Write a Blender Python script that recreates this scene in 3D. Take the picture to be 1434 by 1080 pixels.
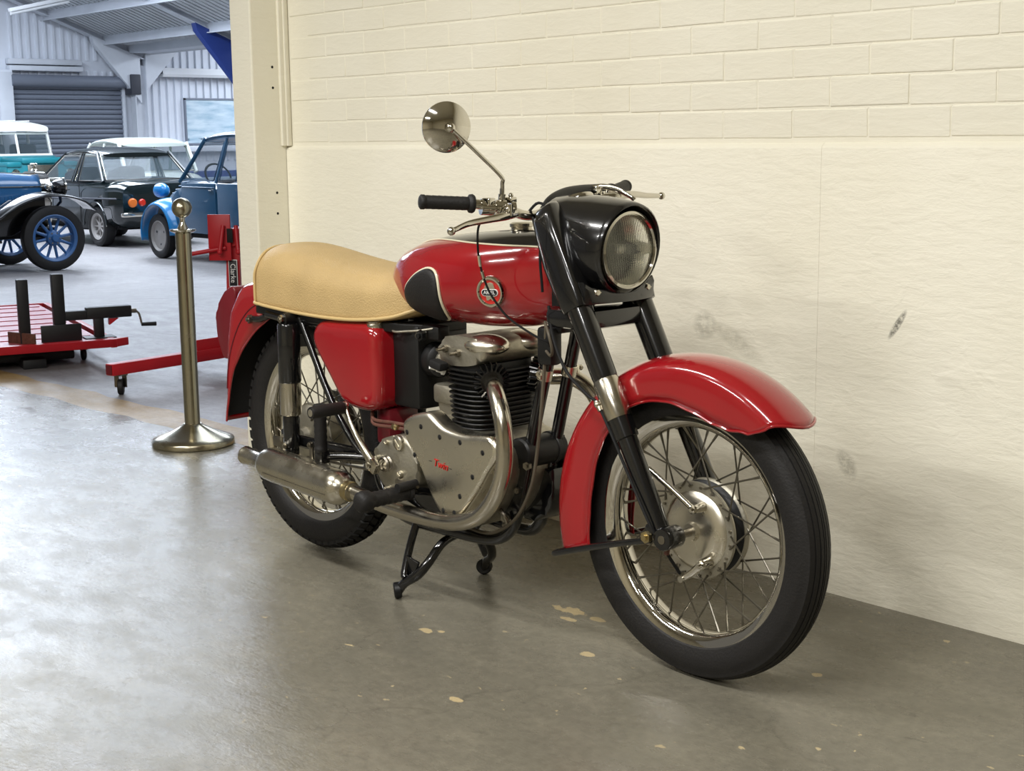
import bpy, bmesh, math, random
from mathutils import Vector, Matrix, noise
random.seed(7)
PI = math.pi
scene = bpy.context.scene
COL = scene.collection
for o in list(bpy.data.objects): bpy.data.objects.remove(o, do_unlink=True)

# ------------------------------------------------------------------ camera
cam_d = bpy.data.cameras.new('camera'); cam = bpy.data.objects.new('camera', cam_d); COL.objects.link(cam)
_p, _r, _y = 0.1706, -0.0117, 0.8314
F = Vector((-math.sin(_y)*math.cos(_p), math.cos(_y)*math.cos(_p), -math.sin(_p)))
R0 = F.cross(Vector((0, 0, 1))).normalized(); U0 = R0.cross(F)
RR = R0*math.cos(_r)+U0*math.sin(_r); UU = -R0*math.sin(_r)+U0*math.cos(_r)
mw = Matrix((RR, UU, -F)).transposed().to_4x4(); mw.translation = Vector((2.6871, -2.351, 1.1774))
cam.matrix_world = mw
cam_d.sensor_fit = 'HORIZONTAL'; cam_d.sensor_width = 36; cam_d.lens = 2019.05*36/1434
cam_d.clip_start = .05; cam_d.clip_end = 200
scene.camera = cam

# ------------------------------------------------------------------ world, lights, exposure
w = bpy.data.worlds.new('world'); scene.world = w; w.use_nodes = True
w.node_tree.nodes['Background'].inputs[0].default_value = (1.0, .955, .87, 1)
w.node_tree.nodes['Background'].inputs[1].default_value = .16
vs = scene.view_settings
vs.view_transform = 'Standard'; vs.look = 'None'; vs.gamma = 1; vs.use_curve_mapping = False; vs.exposure = 0.0

def area(name, loc, size, energy, color, aim=None):
    l = bpy.data.lights.new(name, 'AREA'); l.shape = 'RECTANGLE'; l.size, l.size_y = size
    l.energy = energy; l.color = color
    o = bpy.data.objects.new(name, l); COL.objects.link(o); o.location = loc
    if aim: o.rotation_euler = (Vector(aim)-Vector(loc)).to_track_quat('-Z', 'Y').to_euler()
    return o
WARM = (1.0, .985, .96); COOL = (.78, .87, 1.0)
# twin fluorescent battens on the ceiling of the near room
TUBES = [(-1.2, -1.9), (1.4, -1.9), (-1.2, -4.4), (1.9, -4.4)]
TUBE_Z = 3.05
for i, (x, y) in enumerate(TUBES):
    area('batten_light', (x, y, TUBE_Z-.075), (1.5, .16), (79 if y > -2 else 106), WARM)
# rooflights of the far hall
for (x, y, sx, sy, e) in [(-5.2, 4.2, 4.0, 2.4, 130), (-11, 5.2, 5.0, 3.0, 260), (-17.5, 5.6, 5, 3, 720), (-22.0, 6.2, 4, 3, 850)]:
    area('hall_light', (x, y, 5.6), (sx, sy), e, COOL)
for (x, y, z, sx, sy, e) in [(-10, 8.6, 4.6, 4, 1.6, 200), (-15.5, 9.3, 4.35, 5, 1.8, 420), (-20.5, 9.6, 4.2, 3, 1.8, 260)]:
    area('hall_light', (x, y, z), (sx, sy), e, COOL)
area('hall_light', (-23.2, 17.2, 4.0), (5, 3), 800, COOL)  # added light, brightens the ribbed far wall right of the column

# ------------------------------------------------------------------ materials
def lin(c): return tuple(((v/255)/12.92 if v/255 <= .04045 else ((v/255+.055)/1.055)**2.4) for v in c)+(1,)
MATS = {}
def mat(name, col, rough=.5, metal=0., coat=0., var=0., vscale=6., bump=0., bscale=40., spec=.5, trans=0., emit=None, es=1., ior=1.45, rvar=0., alpha=1., sheen=0.):
    m = bpy.data.materials.new(name); m.use_nodes = True; MATS[name] = m
    nt = m.node_tree; b = nt.nodes['Principled BSDF']; N = nt.nodes.new; L = nt.links.new
    c = lin(col) if max(col) > 1 else tuple(col)+(1,)
    b.inputs['Base Color'].default_value = c; b.inputs['Roughness'].default_value = rough; b.inputs['Metallic'].default_value = metal
    b.inputs['Coat Weight'].default_value = coat; b.inputs['Coat Roughness'].default_value = .04
    b.inputs['Specular IOR Level'].default_value = spec; b.inputs['IOR'].default_value = ior
    b.inputs['Transmission Weight'].default_value = trans; b.inputs['Alpha'].default_value = alpha
    if emit: b.inputs['Emission Color'].default_value = lin(emit); b.inputs['Emission Strength'].default_value = es
    if var or bump or rvar:
        tc = N('ShaderNodeTexCoord')
    if var or rvar:
        n = N('ShaderNodeTexNoise'); n.inputs['Scale'].default_value = vscale; n.inputs['Detail'].default_value = 6; L(tc.outputs['Object'], n.inputs['Vector'])
        if var:
            mx = N('ShaderNodeMix'); mx.data_type = 'RGBA'
            mx.inputs['A'].default_value = tuple(min(1, v*(1+var)) for v in c[:3])+(1,); mx.inputs['B'].default_value = tuple(v*(1-var) for v in c[:3])+(1,)
            rp = N('ShaderNodeMapRange'); rp.inputs[1].default_value = .3; rp.inputs[2].default_value = .7
            L(n.outputs['Fac'], rp.inputs[0]); L(rp.outputs[0], mx.inputs['Factor']); L(mx.outputs['Result'], b.inputs['Base Color'])
        if rvar:
            r2 = N('ShaderNodeMapRange'); r2.inputs[1].default_value = .3; r2.inputs[2].default_value = .7; r2.inputs[3].default_value = max(0, rough-rvar); r2.inputs[4].default_value = rough+rvar
            L(n.outputs['Fac'], r2.inputs[0]); L(r2.outputs[0], b.inputs['Roughness'])
    if bump:
        n2 = N('ShaderNodeTexNoise'); n2.inputs['Scale'].default_value = bscale; n2.inputs['Detail'].default_value = 5; L(tc.outputs['Object'], n2.inputs['Vector'])
        bp = N('ShaderNodeBump'); bp.inputs['Strength'].default_value = bump; bp.inputs['Distance'].default_value = .01
        L(n2.outputs['Fac'], bp.inputs['Height']); L(bp.outputs['Normal'], b.inputs['Normal'])
    return m
mat('red', (148, 20, 27), .16, coat=1., var=.06, vscale=4, rvar=.03)
mat('red_dark', (104, 20, 30), .35, coat=.2)
mat('black', (16, 16, 17), .2, coat=.7, var=.1)
mat('black_satin', (16, 16, 16), .45, var=.2, vscale=20)
mat('rubber', (23, 21, 20), .6, var=.12, vscale=25, bump=.15, bscale=200)
mat('tread', (20, 19, 18), .7, var=.15, vscale=30)
mat('chrome', (214, 210, 200), .07, 1, rvar=.03, vscale=30)
mat('chrome_worn', (196, 190, 176), .2, 1, rvar=.08, vscale=25, var=.06)
mat('alloy', (220, 214, 198), .29, 1, var=.08, vscale=12, rvar=.1)
mat('alloy_dull', (176, 171, 156), .5, 1, var=.18, vscale=30, rvar=.1, bump=.1, bscale=150)
mat('steel', (140, 134, 122), .35, 1, var=.15, vscale=40)
mat('spoke', (120, 116, 106), .35, 1)
mat('brassy', (188, 172, 130), .3, 1, var=.1, vscale=60)
mat('seat_tan', (186, 159, 110), .5, var=.07, vscale=9, bump=.35, bscale=260, spec=.4)
mat('seat_piping', (196, 170, 118), .45)
mat('cream_line', (226, 218, 190), .35, coat=.4)
mat('badge_red', (190, 34, 28), .2, coat=.8)
mat('badge_black', (18, 18, 26), .2, coat=.8)
mat('white_paint', (235, 235, 232), .4)
mat('rust', (96, 60, 48), .6, var=.3, vscale=60)
mat('cable', (88, 80, 66), .5)
mat('twin_red', (188, 40, 34), .4)
mat('lens', (245, 245, 236), .02, trans=1., ior=1.4)
mat('reflector', (238, 236, 222), .25, .75)
mat('silencer', (200, 194, 178), .27, 1, rvar=.08, vscale=18)
mat('inner_black', (12, 11, 11), .75)

# ------------------------------------------------------------------ mesh helpers
def link(name, me, m, parent):
    o = bpy.data.objects.new(name, me); COL.objects.link(o)
    if m is not None and not me.materials: me.materials.append(MATS[m] if isinstance(m, str) else m)
    if parent is not None: o.parent = parent
    return o
def crom(pts, n):
    pts = [Vector(p) for p in pts]
    if len(pts) < 3 or n <= 1: return pts
    out = []; P = [2*pts[0]-pts[1]]+pts+[2*pts[-1]-pts[-2]]
    for i in range(1, len(P)-2):
        a, b, c, d = P[i-1:i+3]
        for k in range(n):
            t = k/n
            out.append(.5*((2*b)+(c-a)*t+(2*a-5*b+4*c-d)*t*t+(3*b-a-3*c+d)*t**3))
    out.append(pts[-1]); return out
def frames(pts, closed=False):
    n = len(pts); T = []
    for i in range(n):
        a = pts[(i-1) % n] if closed or i > 0 else pts[0]
        b = pts[(i+1) % n] if closed or i < n-1 else pts[-1]
        T.append((b-a).normalized())
    up = Vector((0, 0, 1)) if abs(T[0].z) < .9 else Vector((1, 0, 0))
    N = [(up-T[0]*up.dot(T[0])).normalized()]
    for i in range(1, n):
        v = N[-1]-T[i]*N[-1].dot(T[i]); N.append(v.normalized())
    return T, N
def superell(hx, hy, n=24, e=3.):
    out = []
    for k in range(n):
        a = 2*PI*k/n; c, s = math.cos(a), math.sin(a)
        out.append((hx*math.copysign(abs(c)**(2/e), c), hy*math.copysign(abs(s)**(2/e), s)))
    return out
class MB:
    def __init__(s): s.bm = bmesh.new()
    def loft(s, rings, cap0=True, cap1=True, closed=True, loop=False):
        bm = s.bm; V = [[bm.verts.new(p) for p in r] for r in rings]; n = len(rings[0])
        m = len(V)
        for i in range(m if loop else m-1):
            A, B = V[i], V[(i+1) % m]
            for k in range(n if closed else n-1):
                try: bm.faces.new((A[k], A[(k+1) % n], B[(k+1) % n], B[k]))
                except ValueError: pass
        if cap0 and not loop and closed: bm.faces.new(V[0][::-1])
        if cap1 and not loop and closed: bm.faces.new(V[-1])
        return s
    def tube(s, pts, r, seg=12, sm=6, closed=False, flat=None, cap=True):
        pts0 = [Vector(p) for p in pts]; k = len(pts0)
        if closed:
            P = crom(pts0+[pts0[0]], sm)[:-1] if sm > 1 else pts0
        else: P = crom(pts0, sm)
        n = len(P); T, N = frames(P, closed); rings = []
        for i, p in enumerate(P):
            if isinstance(r, (list, tuple)):
                u = i/(n-1)*(len(r)-1); j = min(int(u), len(r)-2); rr = r[j]*(1-(u-j))+r[j+1]*(u-j)
            else: rr = r
            B = T[i].cross(N[i]); fa = flat or 1.
            rings.append([p+N[i]*math.cos(2*PI*q/seg)*rr+B*math.sin(2*PI*q/seg)*rr*fa for q in range(seg)])
        return s.loft(rings, cap, cap, loop=closed)
    def lathe(s, prof, o=(0, 0, 0), ax=(0, 1, 0), seg=48, closed=False, a0=0, a1=2*PI):
        ax = Vector(ax).normalized(); o = Vector(o)
        u = ax.orthogonal().normalized() if abs(ax.y) < .99 else Vector((1, 0, 0)); v = ax.cross(u)
        full = abs(a1-a0-2*PI) < 1e-6
        cnt = seg if full else seg+1
        rings = []
        for k in range(cnt):
            a = a0+(a1-a0)*k/seg; d = u*math.cos(a)+v*math.sin(a)
            rings.append([o+d*r+ax*h for r, h in prof])
        s.loft(rings, False, False, closed=closed, loop=full)
        bmesh.ops.remove_doubles(s.bm, verts=[vv for vv in s.bm.verts], dist=1e-6)
        return s
    def cyl(s, a, b, r, seg=16, r2=None):
        return s.tube([a, b], [r, r if r2 is None else r2], seg, 1)
    def box(s, c, size, bev=0., rot=None, seg=2):
        g = bmesh.ops.create_cube(s.bm, size=1.); vs_ = g['verts']
        M_ = Matrix.Translation(Vector(c)) @ (rot.to_4x4() if rot is not None else Matrix()) @ Matrix.Diagonal((*size, 1))
        bmesh.ops.transform(s.bm, matrix=M_, verts=vs_)
        if bev:
            es = list({e for v in vs_ for e in v.link_edges})
            bmesh.ops.bevel(s.bm, geom=es, offset=bev, segments=seg, profile=.5, affect='EDGES')
        return s
    def sphere(s, c, r, u=20, v=12, scale=(1, 1, 1), rot=None):
        g = bmesh.ops.create_uvsphere(s.bm, u_segments=u, v_segments=v, radius=r)
        M_ = Matrix.Translation(Vector(c)) @ (rot.to_4x4() if rot is not None else Matrix()) @ Matrix.Diagonal((*scale, 1))
        bmesh.ops.transform(s.bm, matrix=M_, verts=g['verts']); return s
    def prism(s, pts, fn, d0, d1, bev=0., seg=3, both=True):
        """pts 2-D outline, fn(u,v,d)->3-D"""
        bm = s.bm
        A = [bm.verts.new(fn(u, v, d0)) for u, v in pts]; B = [bm.verts.new(fn(u, v, d1)) for u, v in pts]; n = len(pts)
        fa = bm.faces.new(A[::-1]); fb = bm.faces.new(B)
        for k in range(n): bm.faces.new((A[k], A[(k+1) % n], B[(k+1) % n], B[k]))
        if bev:
            es = list(fb.edges)+(list(fa.edges) if both else [])
            bmesh.ops.bevel(bm, geom=es, offset=bev, segments=seg, profile=.5, affect='EDGES')
        return s
    def pill(s, pts, fn, d0, d1, bev, seg=5, dome=0., din=.0):
        n = len(pts); A = sum(pts[k][0]*pts[(k+1) % n][1]-pts[(k+1) % n][0]*pts[k][1] for k in range(n)); sg_ = 1 if A > 0 else -1
        nr = []
        for k in range(n):
            a, c = pts[k-1], pts[(k+1) % n]; tx, ty = c[0]-a[0], c[1]-a[1]; l = math.hypot(tx, ty) or 1; nr.append((-ty/l*sg_, tx/l*sg_))
        sg = 1 if d1 > d0 else -1; rings = [[fn(u, v, d0) for u, v in pts]]
        for k in range(seg+1):
            a = PI/2*k/seg; ins = bev*(1-math.cos(a)); d = d1-sg*bev*(1-math.sin(a))
            rings.append([fn(u+nx*ins, v+ny*ins, d) for (u, v), (nx, ny) in zip(pts, nr)])
        if dome:
            for q in (.5, 1.): rings.append([fn(u+nx*(bev+din*q), v+ny*(bev+din*q), d1+sg*dome*(1-(1-q)**2)) for (u, v), (nx, ny) in zip(pts, nr)])
        return s.loft(rings)
    def mesh(s, name, sharp=38, smooth=True):
        bm = s.bm
        bmesh.ops.recalc_face_normals(bm, faces=bm.faces)
        if smooth:
            for f in bm.faces: f.smooth = True
            lim = math.radians(sharp)
            for e in bm.edges:
                if len(e.link_faces) == 2 and e.calc_face_angle(0) > lim: e.smooth = False
        me = bpy.data.meshes.new(name); bm.to_mesh(me); bm.free(); return me
    def build(s, name, m, parent=None, sharp=38, smooth=True):
        return link(name, s.mesh(name, sharp, smooth), m, parent)
def smooth2(pts, n=4):
    """closed smooth 2-D outline"""
    P = [Vector((a, b, 0)) for a, b in pts]; k = len(P); out = []
    for i in range(k):
        a, b, c, d = P[i-1], P[i], P[(i+1) % k], P[(i+2) % k]
        for q in range(n):
            t = q/n; v = .5*((2*b)+(c-a)*t+(2*a-5*b+4*c-d)*t*t+(3*b-a-3*c+d)*t**3); out.append((v.x, v.y))
    return out
def XZ(u, v, d): return Vector((u, d, v))
def XY(u, v, d): return Vector((u, v, d))
def YZ(u, v, d): return Vector((d, u, v))
def thing(name, label, cat, loc=(0, 0, 0), rz=0., group=None):
    o = bpy.data.objects.new(name, None); COL.objects.link(o); o.empty_display_size = .1
    o.location = loc; o.rotation_euler = (0, 0, rz); o['label'] = label; o['category'] = cat
    if group: o['group'] = group
    return o
def tag(o, label, cat, group=None):
    o['label'] = label; o['category'] = cat
    if group: o['group'] = group
    return o
def struct(o): o['kind'] = 'structure'; return o
def text_mesh(s, size, fn, depth=.0006, ax='CENTER', shear=0.):
    cu = bpy.data.curves.new('t', 'FONT'); cu.body = s; cu.size = size; cu.align_x = ax; cu.align_y = 'CENTER'; cu.extrude = depth; cu.shear = shear; cu.resolution_u = 3
    ob = bpy.data.objects.new('t', cu); COL.objects.link(ob)
    dg = bpy.context.evaluated_depsgraph_get(); me = bpy.data.meshes.new_from_object(ob.evaluated_get(dg))
    bpy.data.objects.remove(ob, do_unlink=True); bpy.data.curves.remove(cu)
    for v in me.vertices: v.co = fn(v.co.x, v.co.y, v.co.z)
    me.materials.clear(); return me
def lerp(tab, x):
    if x <= tab[0][0]: return tab[0][1]
    for (a, b), (c, d) in zip(tab, tab[1:]):
        if x <= c:
            t = (x-a)/(c-a); t = t*t*(3-2*t)*.5+t*.5
            return b+(d-b)*t
    return tab[-1][1]
def hexbolt(mb, p, ax, r, h):
    p = Vector(p); ax = Vector(ax).normalized(); mb.tube([p, p+ax*h], r, 6, 1); mb.tube([p+ax*h, p+ax*h*1.5], r*.5, 8, 1)
# ------------------------------------------------------------------ setting materials
def nodes(m): return m.node_tree, m.node_tree.nodes['Principled BSDF']
def N_(nt, t, **kw):
    n = nt.nodes.new(t)
    for k, v in kw.items():
        if k in n.inputs: n.inputs[k].default_value = v
        else: setattr(n, k, v)
    return n
def mixc(nt, fac, a, b):
    m = nt.nodes.new('ShaderNodeMix'); m.data_type = 'RGBA'
    for i, v in (('A', a), ('B', b)):
        if isinstance(v, tuple): m.inputs[i].default_value = v
        else: nt.links.new(v, m.inputs[i])
    if isinstance(fac, float): m.inputs['Factor'].default_value = fac
    else: nt.links.new(fac, m.inputs['Factor'])
    return m.outputs['Result']
def rng(nt, sock, a, b, c=0., d=1.):
    r = nt.nodes.new('ShaderNodeMapRange'); nt.links.new(sock, r.inputs[0])
    for i, v in enumerate((a, b, c, d)): r.inputs[i+1].default_value = v
    return r.outputs[0]
def math_(nt, op, a, b=None):
    n = nt.nodes.new('ShaderNodeMath'); n.operation = op
    for i, v in enumerate((a, b)):
        if v is None: continue
        if isinstance(v, (int, float)): n.inputs[i].default_value = v
        else: nt.links.new(v, n.inputs[i])
    return n.outputs[0]
def noise_(nt, vec, scale, detail=6, rough=.55, dist=0.):
    n = N_(nt, 'ShaderNodeTexNoise', Scale=scale, Detail=detail, Roughness=rough, Distortion=dist)
    nt.links.new(vec, n.inputs['Vector']); return n.outputs['Fac']
def scaled(nt, vec, s):
    m = N_(nt, 'ShaderNodeMapping'); nt.links.new(vec, m.inputs['Vector']); m.inputs['Scale'].default_value = s; return m.outputs['Vector']

def floor_mat(name, base, dark, light, rough, chips=True, tiles=False):
    m = mat(name, base, rough); nt, b = nodes(m)
    geo = N_(nt, 'ShaderNodeNewGeometry').outputs['Position']
    big = noise_(nt, geo, .9, 5); mid = noise_(nt, scaled(nt, geo, (2.2, 5.5, 1)), 1.6, 8, .65); fine = noise_(nt, geo, 38, 6, .7)
    c = mixc(nt, rng(nt, big, .35, .68), lin(base), lin(dark))
    c = mixc(nt, rng(nt, mid, .5, .78, 0, .55), c, lin(light))
    c = mixc(nt, rng(nt, fine, .38, .62, .28, 0.), c, lin(tuple(v*.55 for v in base)))
    scr = noise_(nt, scaled(nt, geo, (3, 14, 1)), 3.4, 9, .72, .6)
    c = mixc(nt, rng(nt, scr, .64, .72, 0, .75), c, lin(tuple(v*.5 for v in dark)))
    vor = N_(nt, 'ShaderNodeTexVoronoi', feature='DISTANCE_TO_EDGE', Scale=.9); 
    wob = N_(nt, 'ShaderNodeTexNoise', Scale=3., Detail=5.); nt.links.new(geo, wob.inputs['Vector'])
    add = N_(nt, 'ShaderNodeVectorMath', operation='MULTIPLY_ADD'); nt.links.new(wob.outputs['Color'], add.inputs[0]); add.inputs[1].default_value = (.5, .5, 0); nt.links.new(geo, add.inputs[2])
    nt.links.new(add.outputs[0], vor.inputs['Vector'])
    c = mixc(nt, rng(nt, vor.outputs['Distance'], .0, .004, .22, 0.), c, lin(tuple(v*.45 for v in base)))
    if chips:
        clus = rng(nt, noise_(nt, geo, 1.15, 2), .47, .60)
        ch = noise_(nt, scaled(nt, geo, (1, 1.6, 1)), 19, 4, .55, .4)
        mask = math_(nt, 'MULTIPLY', rng(nt, ch, .685, .70), clus)
        c = mixc(nt, mask, c, lin((182, 166, 130)))
        sp = N_(nt, 'ShaderNodeSeparateXYZ'); nt.links.new(geo, sp.inputs[0])
        edge = noise_(nt, geo, 26, 4, .6)
        for (cx, cy, ax, ay) in ((.215, .10, .055, .02), (.30, .10, .03, .012), (.25, .05, .025, .010), (.45, -.09, .022, .014), (.70, .045, .022, .016), (.07, -.256, .02, .012), (.10, -.235, .012, .008), (.455, -.485, .018, .009), (.90, .18, .012, .012)):
            dx = math_(nt, 'DIVIDE', math_(nt, 'SUBTRACT', sp.outputs[0], cx), ax); dy = math_(nt, 'DIVIDE', math_(nt, 'SUBTRACT', sp.outputs[1], cy), ay)
            r_ = math_(nt, 'ADD', math_(nt, 'ADD', math_(nt, 'MULTIPLY', dx, dx), math_(nt, 'MULTIPLY', dy, dy)), math_(nt, 'MULTIPLY', math_(nt, 'SUBTRACT', edge, .5), 5.))
            c = mixc(nt, rng(nt, r_, .85, 1.0, .9, 0.), c, lin((190, 171, 130)))
    nt.links.new(c, b.inputs['Base Color'])
    rr = noise_(nt, scaled(nt, geo, (2, 3.5, 1)), 2.3, 7, .7)
    nt.links.new(rng(nt, rr, .3, .72, rough-.09, rough+.15), b.inputs['Roughness'])
    bp = N_(nt, 'ShaderNodeBump', Strength=.4, Distance=.004)
    h = math_(nt, 'ADD', noise_(nt, scaled(nt, geo, (1, 2.4, 1)), 9, 8, .68), math_(nt, 'MULTIPLY', noise_(nt, scaled(nt, geo, (1, 1.6, 1)), 75, 3, .6), .35))
    nt.links.new(h, bp.inputs['Height']); nt.links.new(bp.outputs['Normal'], b.inputs['Normal'])
    return m
floor_mat('floor_near', (126, 121, 106), (111, 107, 95), (139, 133, 117), .25)
floor_mat('floor_far', (136, 133, 133), (121, 118, 118), (152, 148, 146), .42, chips=False)
floor_mat('yellow_line', (170, 140, 88), (140, 118, 82), (186, 160, 112), .42, chips=False)

def cream_mat(name, render=False):
    m = mat(name, (241, 236, 217), .5); nt, b = nodes(m)
    geo = N_(nt, 'ShaderNodeNewGeometry').outputs['Position']
    c = mixc(nt, rng(nt, noise_(nt, geo, 1.6, 5), .3, .7), lin((243, 239, 222)), lin((236, 231, 211)))
    if render:
        sep = N_(nt, 'ShaderNodeSeparateXYZ'); nt.links.new(geo, sep.inputs[0]); X, Z = sep.outputs[0], sep.outputs[2]
        # grime smudges of rubbed tyres and handlebars
        g = noise_(nt, scaled(nt, geo, (1.3, 1, 1)), 2.1, 6, .6)
        low = rng(nt, Z, .25, .95, 1., 0.)
        c = mixc(nt, math_(nt, 'MULTIPLY', rng(nt, g, .5, .78, 0, .5), low), c, lin((166, 160, 138)))
        def smear(cx, cz, ax, az, ang, fq, col, amt, c):
            dx = math_(nt, 'SUBTRACT', X, cx); dz = math_(nt, 'SUBTRACT', Z, cz); ca, sa = math.cos(ang), math.sin(ang)
            u = math_(nt, 'DIVIDE', math_(nt, 'ADD', math_(nt, 'MULTIPLY', dx, ca), math_(nt, 'MULTIPLY', dz, sa)), ax)
            v = math_(nt, 'DIVIDE', math_(nt, 'SUBTRACT', math_(nt, 'MULTIPLY', dz, ca), math_(nt, 'MULTIPLY', dx, sa)), az)
            r = math_(nt, 'ADD', math_(nt, 'MULTIPLY', u, u), math_(nt, 'MULTIPLY', v, v))
            n = noise_(nt, geo, fq, 4, .7)
            k = math_(nt, 'MULTIPLY', rng(nt, math_(nt, 'ADD', r, math_(nt, 'MULTIPLY', n, .8)), .75, 1.25, 1., 0.), rng(nt, n, .35, .6, .15, 1.))
            return mixc(nt, math_(nt, 'MULTIPLY', k, amt), c, lin(col))
        c = smear(.754, .718, .052, .011, 1.0, 120, (70, 68, 60), .85, c)
        c = smear(.15, .665, .05, .05, .3, 60, (120, 116, 100), .35, c)
        c = smear(.26, .63, .12, .03, -.5, 40, (150, 145, 125), .3, c)
        c = smear(.62, .35, .03, .05, .6, 70, (140, 136, 118), .5, c)
    nt.links.new(c, b.inputs['Base Color'])
    bp = N_(nt, 'ShaderNodeBump', Strength=.55 if render else .35, Distance=.006)
    h = math_(nt, 'ADD', noise_(nt, scaled(nt, geo, (6, 6, 16)), 2.2, 8, .62, .5), math_(nt, 'MULTIPLY', noise_(nt, scaled(nt, geo, (14, 14, 60)), 1.4, 5, .6), .45))
    if render:
        fl = noise_(nt, geo, 7, 3, .5, 1.)
        h = math_(nt, 'ADD', h, rng(nt, fl, .62, .74, 0., .35))
    nt.links.new(h, bp.inputs['Height']); nt.links.new(bp.outputs['Normal'], b.inputs['Normal'])
    return m
cream_mat('cream'); cream_mat('cream_render', True)
mat('ceiling_paint', (205, 200, 186), .8)
mat('room_wall', (196, 186, 160), .8)
mat('sheet_white', (214, 218, 226), .55, var=.05, vscale=1.5)
mat('steel_white', (205, 209, 216), .55, var=.06, vscale=2)
mat('roof_panel', (196, 199, 204), .7, var=.08, vscale=1.2)
mat('shutter_grey', (118, 124, 136), .45, metal=.2)
mat('blue_paint', (36, 56, 122), .45)
mat('dark_grey', (62, 64, 72), .6)
mat('hole', (24, 22, 20), .9)
mat('lamp_white', (225, 226, 228), .4)

# ------------------------------------------------------------------ near room
def plane(name, co, m, kind=True):
    me = bpy.data.meshes.new(name); me.from_pydata(co, [], [tuple(range(i, i+4)) for i in range(0, len(co), 4)]); me.update()
    o = link(name, me, m, None)
    if kind: struct(o)
    return o
plane('floor', [(-6.5, -8, 0), (7, -8, 0), (7, .68, 0), (-6.5, .68, 0)], 'floor_near')
plane('floor_hall', [(-6.5, .68, 0), (-1, .68, 0), (-1, 24, 0), (-6.5, 24, 0),
                     (-11.5, -8, -.32), (-6.5, -8, 0), (-6.5, 24, 0), (-11.5, 24, -.32),
                     (-40, -8, -.32), (-11.5, -8, -.32), (-11.5, 24, -.32), (-40, 24, -.32)], 'floor_far')
# worn yellow line along the threshold
rgs = []
for k in range(28):
    x = -6.4+k*4.6/27; wob = .012*math.sin(k*1.3)+.006*math.sin(k*2.9)
    yc = .60+.035*(x+4.4)+wob
    rgs.append([(x, yc-.10+.01*math.sin(k*4.1), .0003), (x, yc-.085, .0012), (x, yc+.10, .0012), (x, yc+.11+.01*math.sin(k*3.3), .0003)])
mb = MB(); mb.loft(rgs, closed=False); ln = struct(mb.build('trim_1', 'yellow_line'))

wall = struct(MB().box(((6-1.86)/2, .8069, 1.6), (7.86, .2262, 3.2)).build('wall_back', 'cream', smooth=False))
# lower rendered slabs, proud of the brickwork, with a sloped top and an open joint
for i, (a, b) in enumerate(((-1.857, .5197), (.5203, 3.4), (3.4006, 6))):
    mb = MB(); mb.prism([(.705, .0), (.68, .0), (.68, 1.140), (.683, 1.148), (.705, 1.162)], lambda u, v, d: Vector((d, u, v)), a, b)
    mb.build('render_slab', 'cream_render', wall)
# bricks above, each its own piece
bl, bh, pz = .225, .075, 1.1655
def brick_mesh(seed):
    rnd = random.Random(seed); mb = MB()
    L_, H_ = bl-.002, bh-.0025
    mb.box((0, 0, 0), (L_, .016, H_), .0040, seg=3)
    for v in mb.bm.verts:
        v.co.x += rnd.uniform(-.0012, .0012); v.co.z += rnd.uniform(-.0014, .0014)
    return mb.mesh('brick', smooth=False)
bms = [brick_mesh(i) for i in range(8)]
cnt = 0
for row in range(10):
    off = (row % 2)*.1125+.03
    x = -1.86+off-.1125*0
    first = True
    while x < 3.6:
        o = link('brick', bms[random.randrange(8)], 'cream', wall)
        o.location = (x+bl/2, .6995+random.uniform(-.0006, .0006), pz+bh/2+row*bh+random.uniform(-.0008, .0008)); o.rotation_euler = (random.uniform(-.003, .003), random.uniform(-.003, .003), random.uniform(-.002, .002))
        x += bl; cnt += 1
mb = MB(); mb.box((-1.927, .72, 1.6), (.135, .35, 3.2), .006)
pil = struct(mb.build('wall_pillar', 'cream', smooth=False))
for (y, z) in ((.6326, 1.439), (.6322, 1.365), (.633, .985), (.6327, .909)):
    MB().lathe([(0, .001), (.004, .001), (.005, 0), (.0035, -.004), (0, -.004)], (-1.8595, y, z), (1, 0, 0), 12).build('screw_hole', 'hole', pil)
mb = MB(); mb.box((-1.852, .672, 2.17), (.016, .030, 2.03), .003); MB.box(mb, (-1.84, .682, 2.17), (.01, .018, 2.03), .002)
tr = struct(mb.build('trim_2', 'cream'))
struct(MB().box((.25, -3.5, 3.26), (13.5, 9.6, .1)).build('ceiling', 'ceiling_paint'))
struct(MB().box((.25, -8.1, 1.6), (13.5, .2, 3.3)).build('wall_front', 'room_wall'))
struct(MB().box((7.1, -3.6, 1.6), (.2, 9.4, 3.3)).build('wall_right', 'room_wall'))
for i, (x, y) in enumerate(TUBES):
    t = thing('batten_lamp', ('white twin tube ceiling batten above the %s' % ['rear of the motorcycle', 'front of the motorcycle', 'open floor towards the hall', 'open floor behind the camera'][i]), 'ceiling lamp', (x, y, 3.21), 0, 'ceiling battens of the near room')
    MB().box((0, 0, -.03), (1.6, .10, .06), .008).build('housing', 'lamp_white', t)
    for s in (-1, 1):
        MB().cyl((-.76, s*.05, -.085), (.76, s*.05, -.085), .013, 12).build('tube', 'lamp_white', t)

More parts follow.
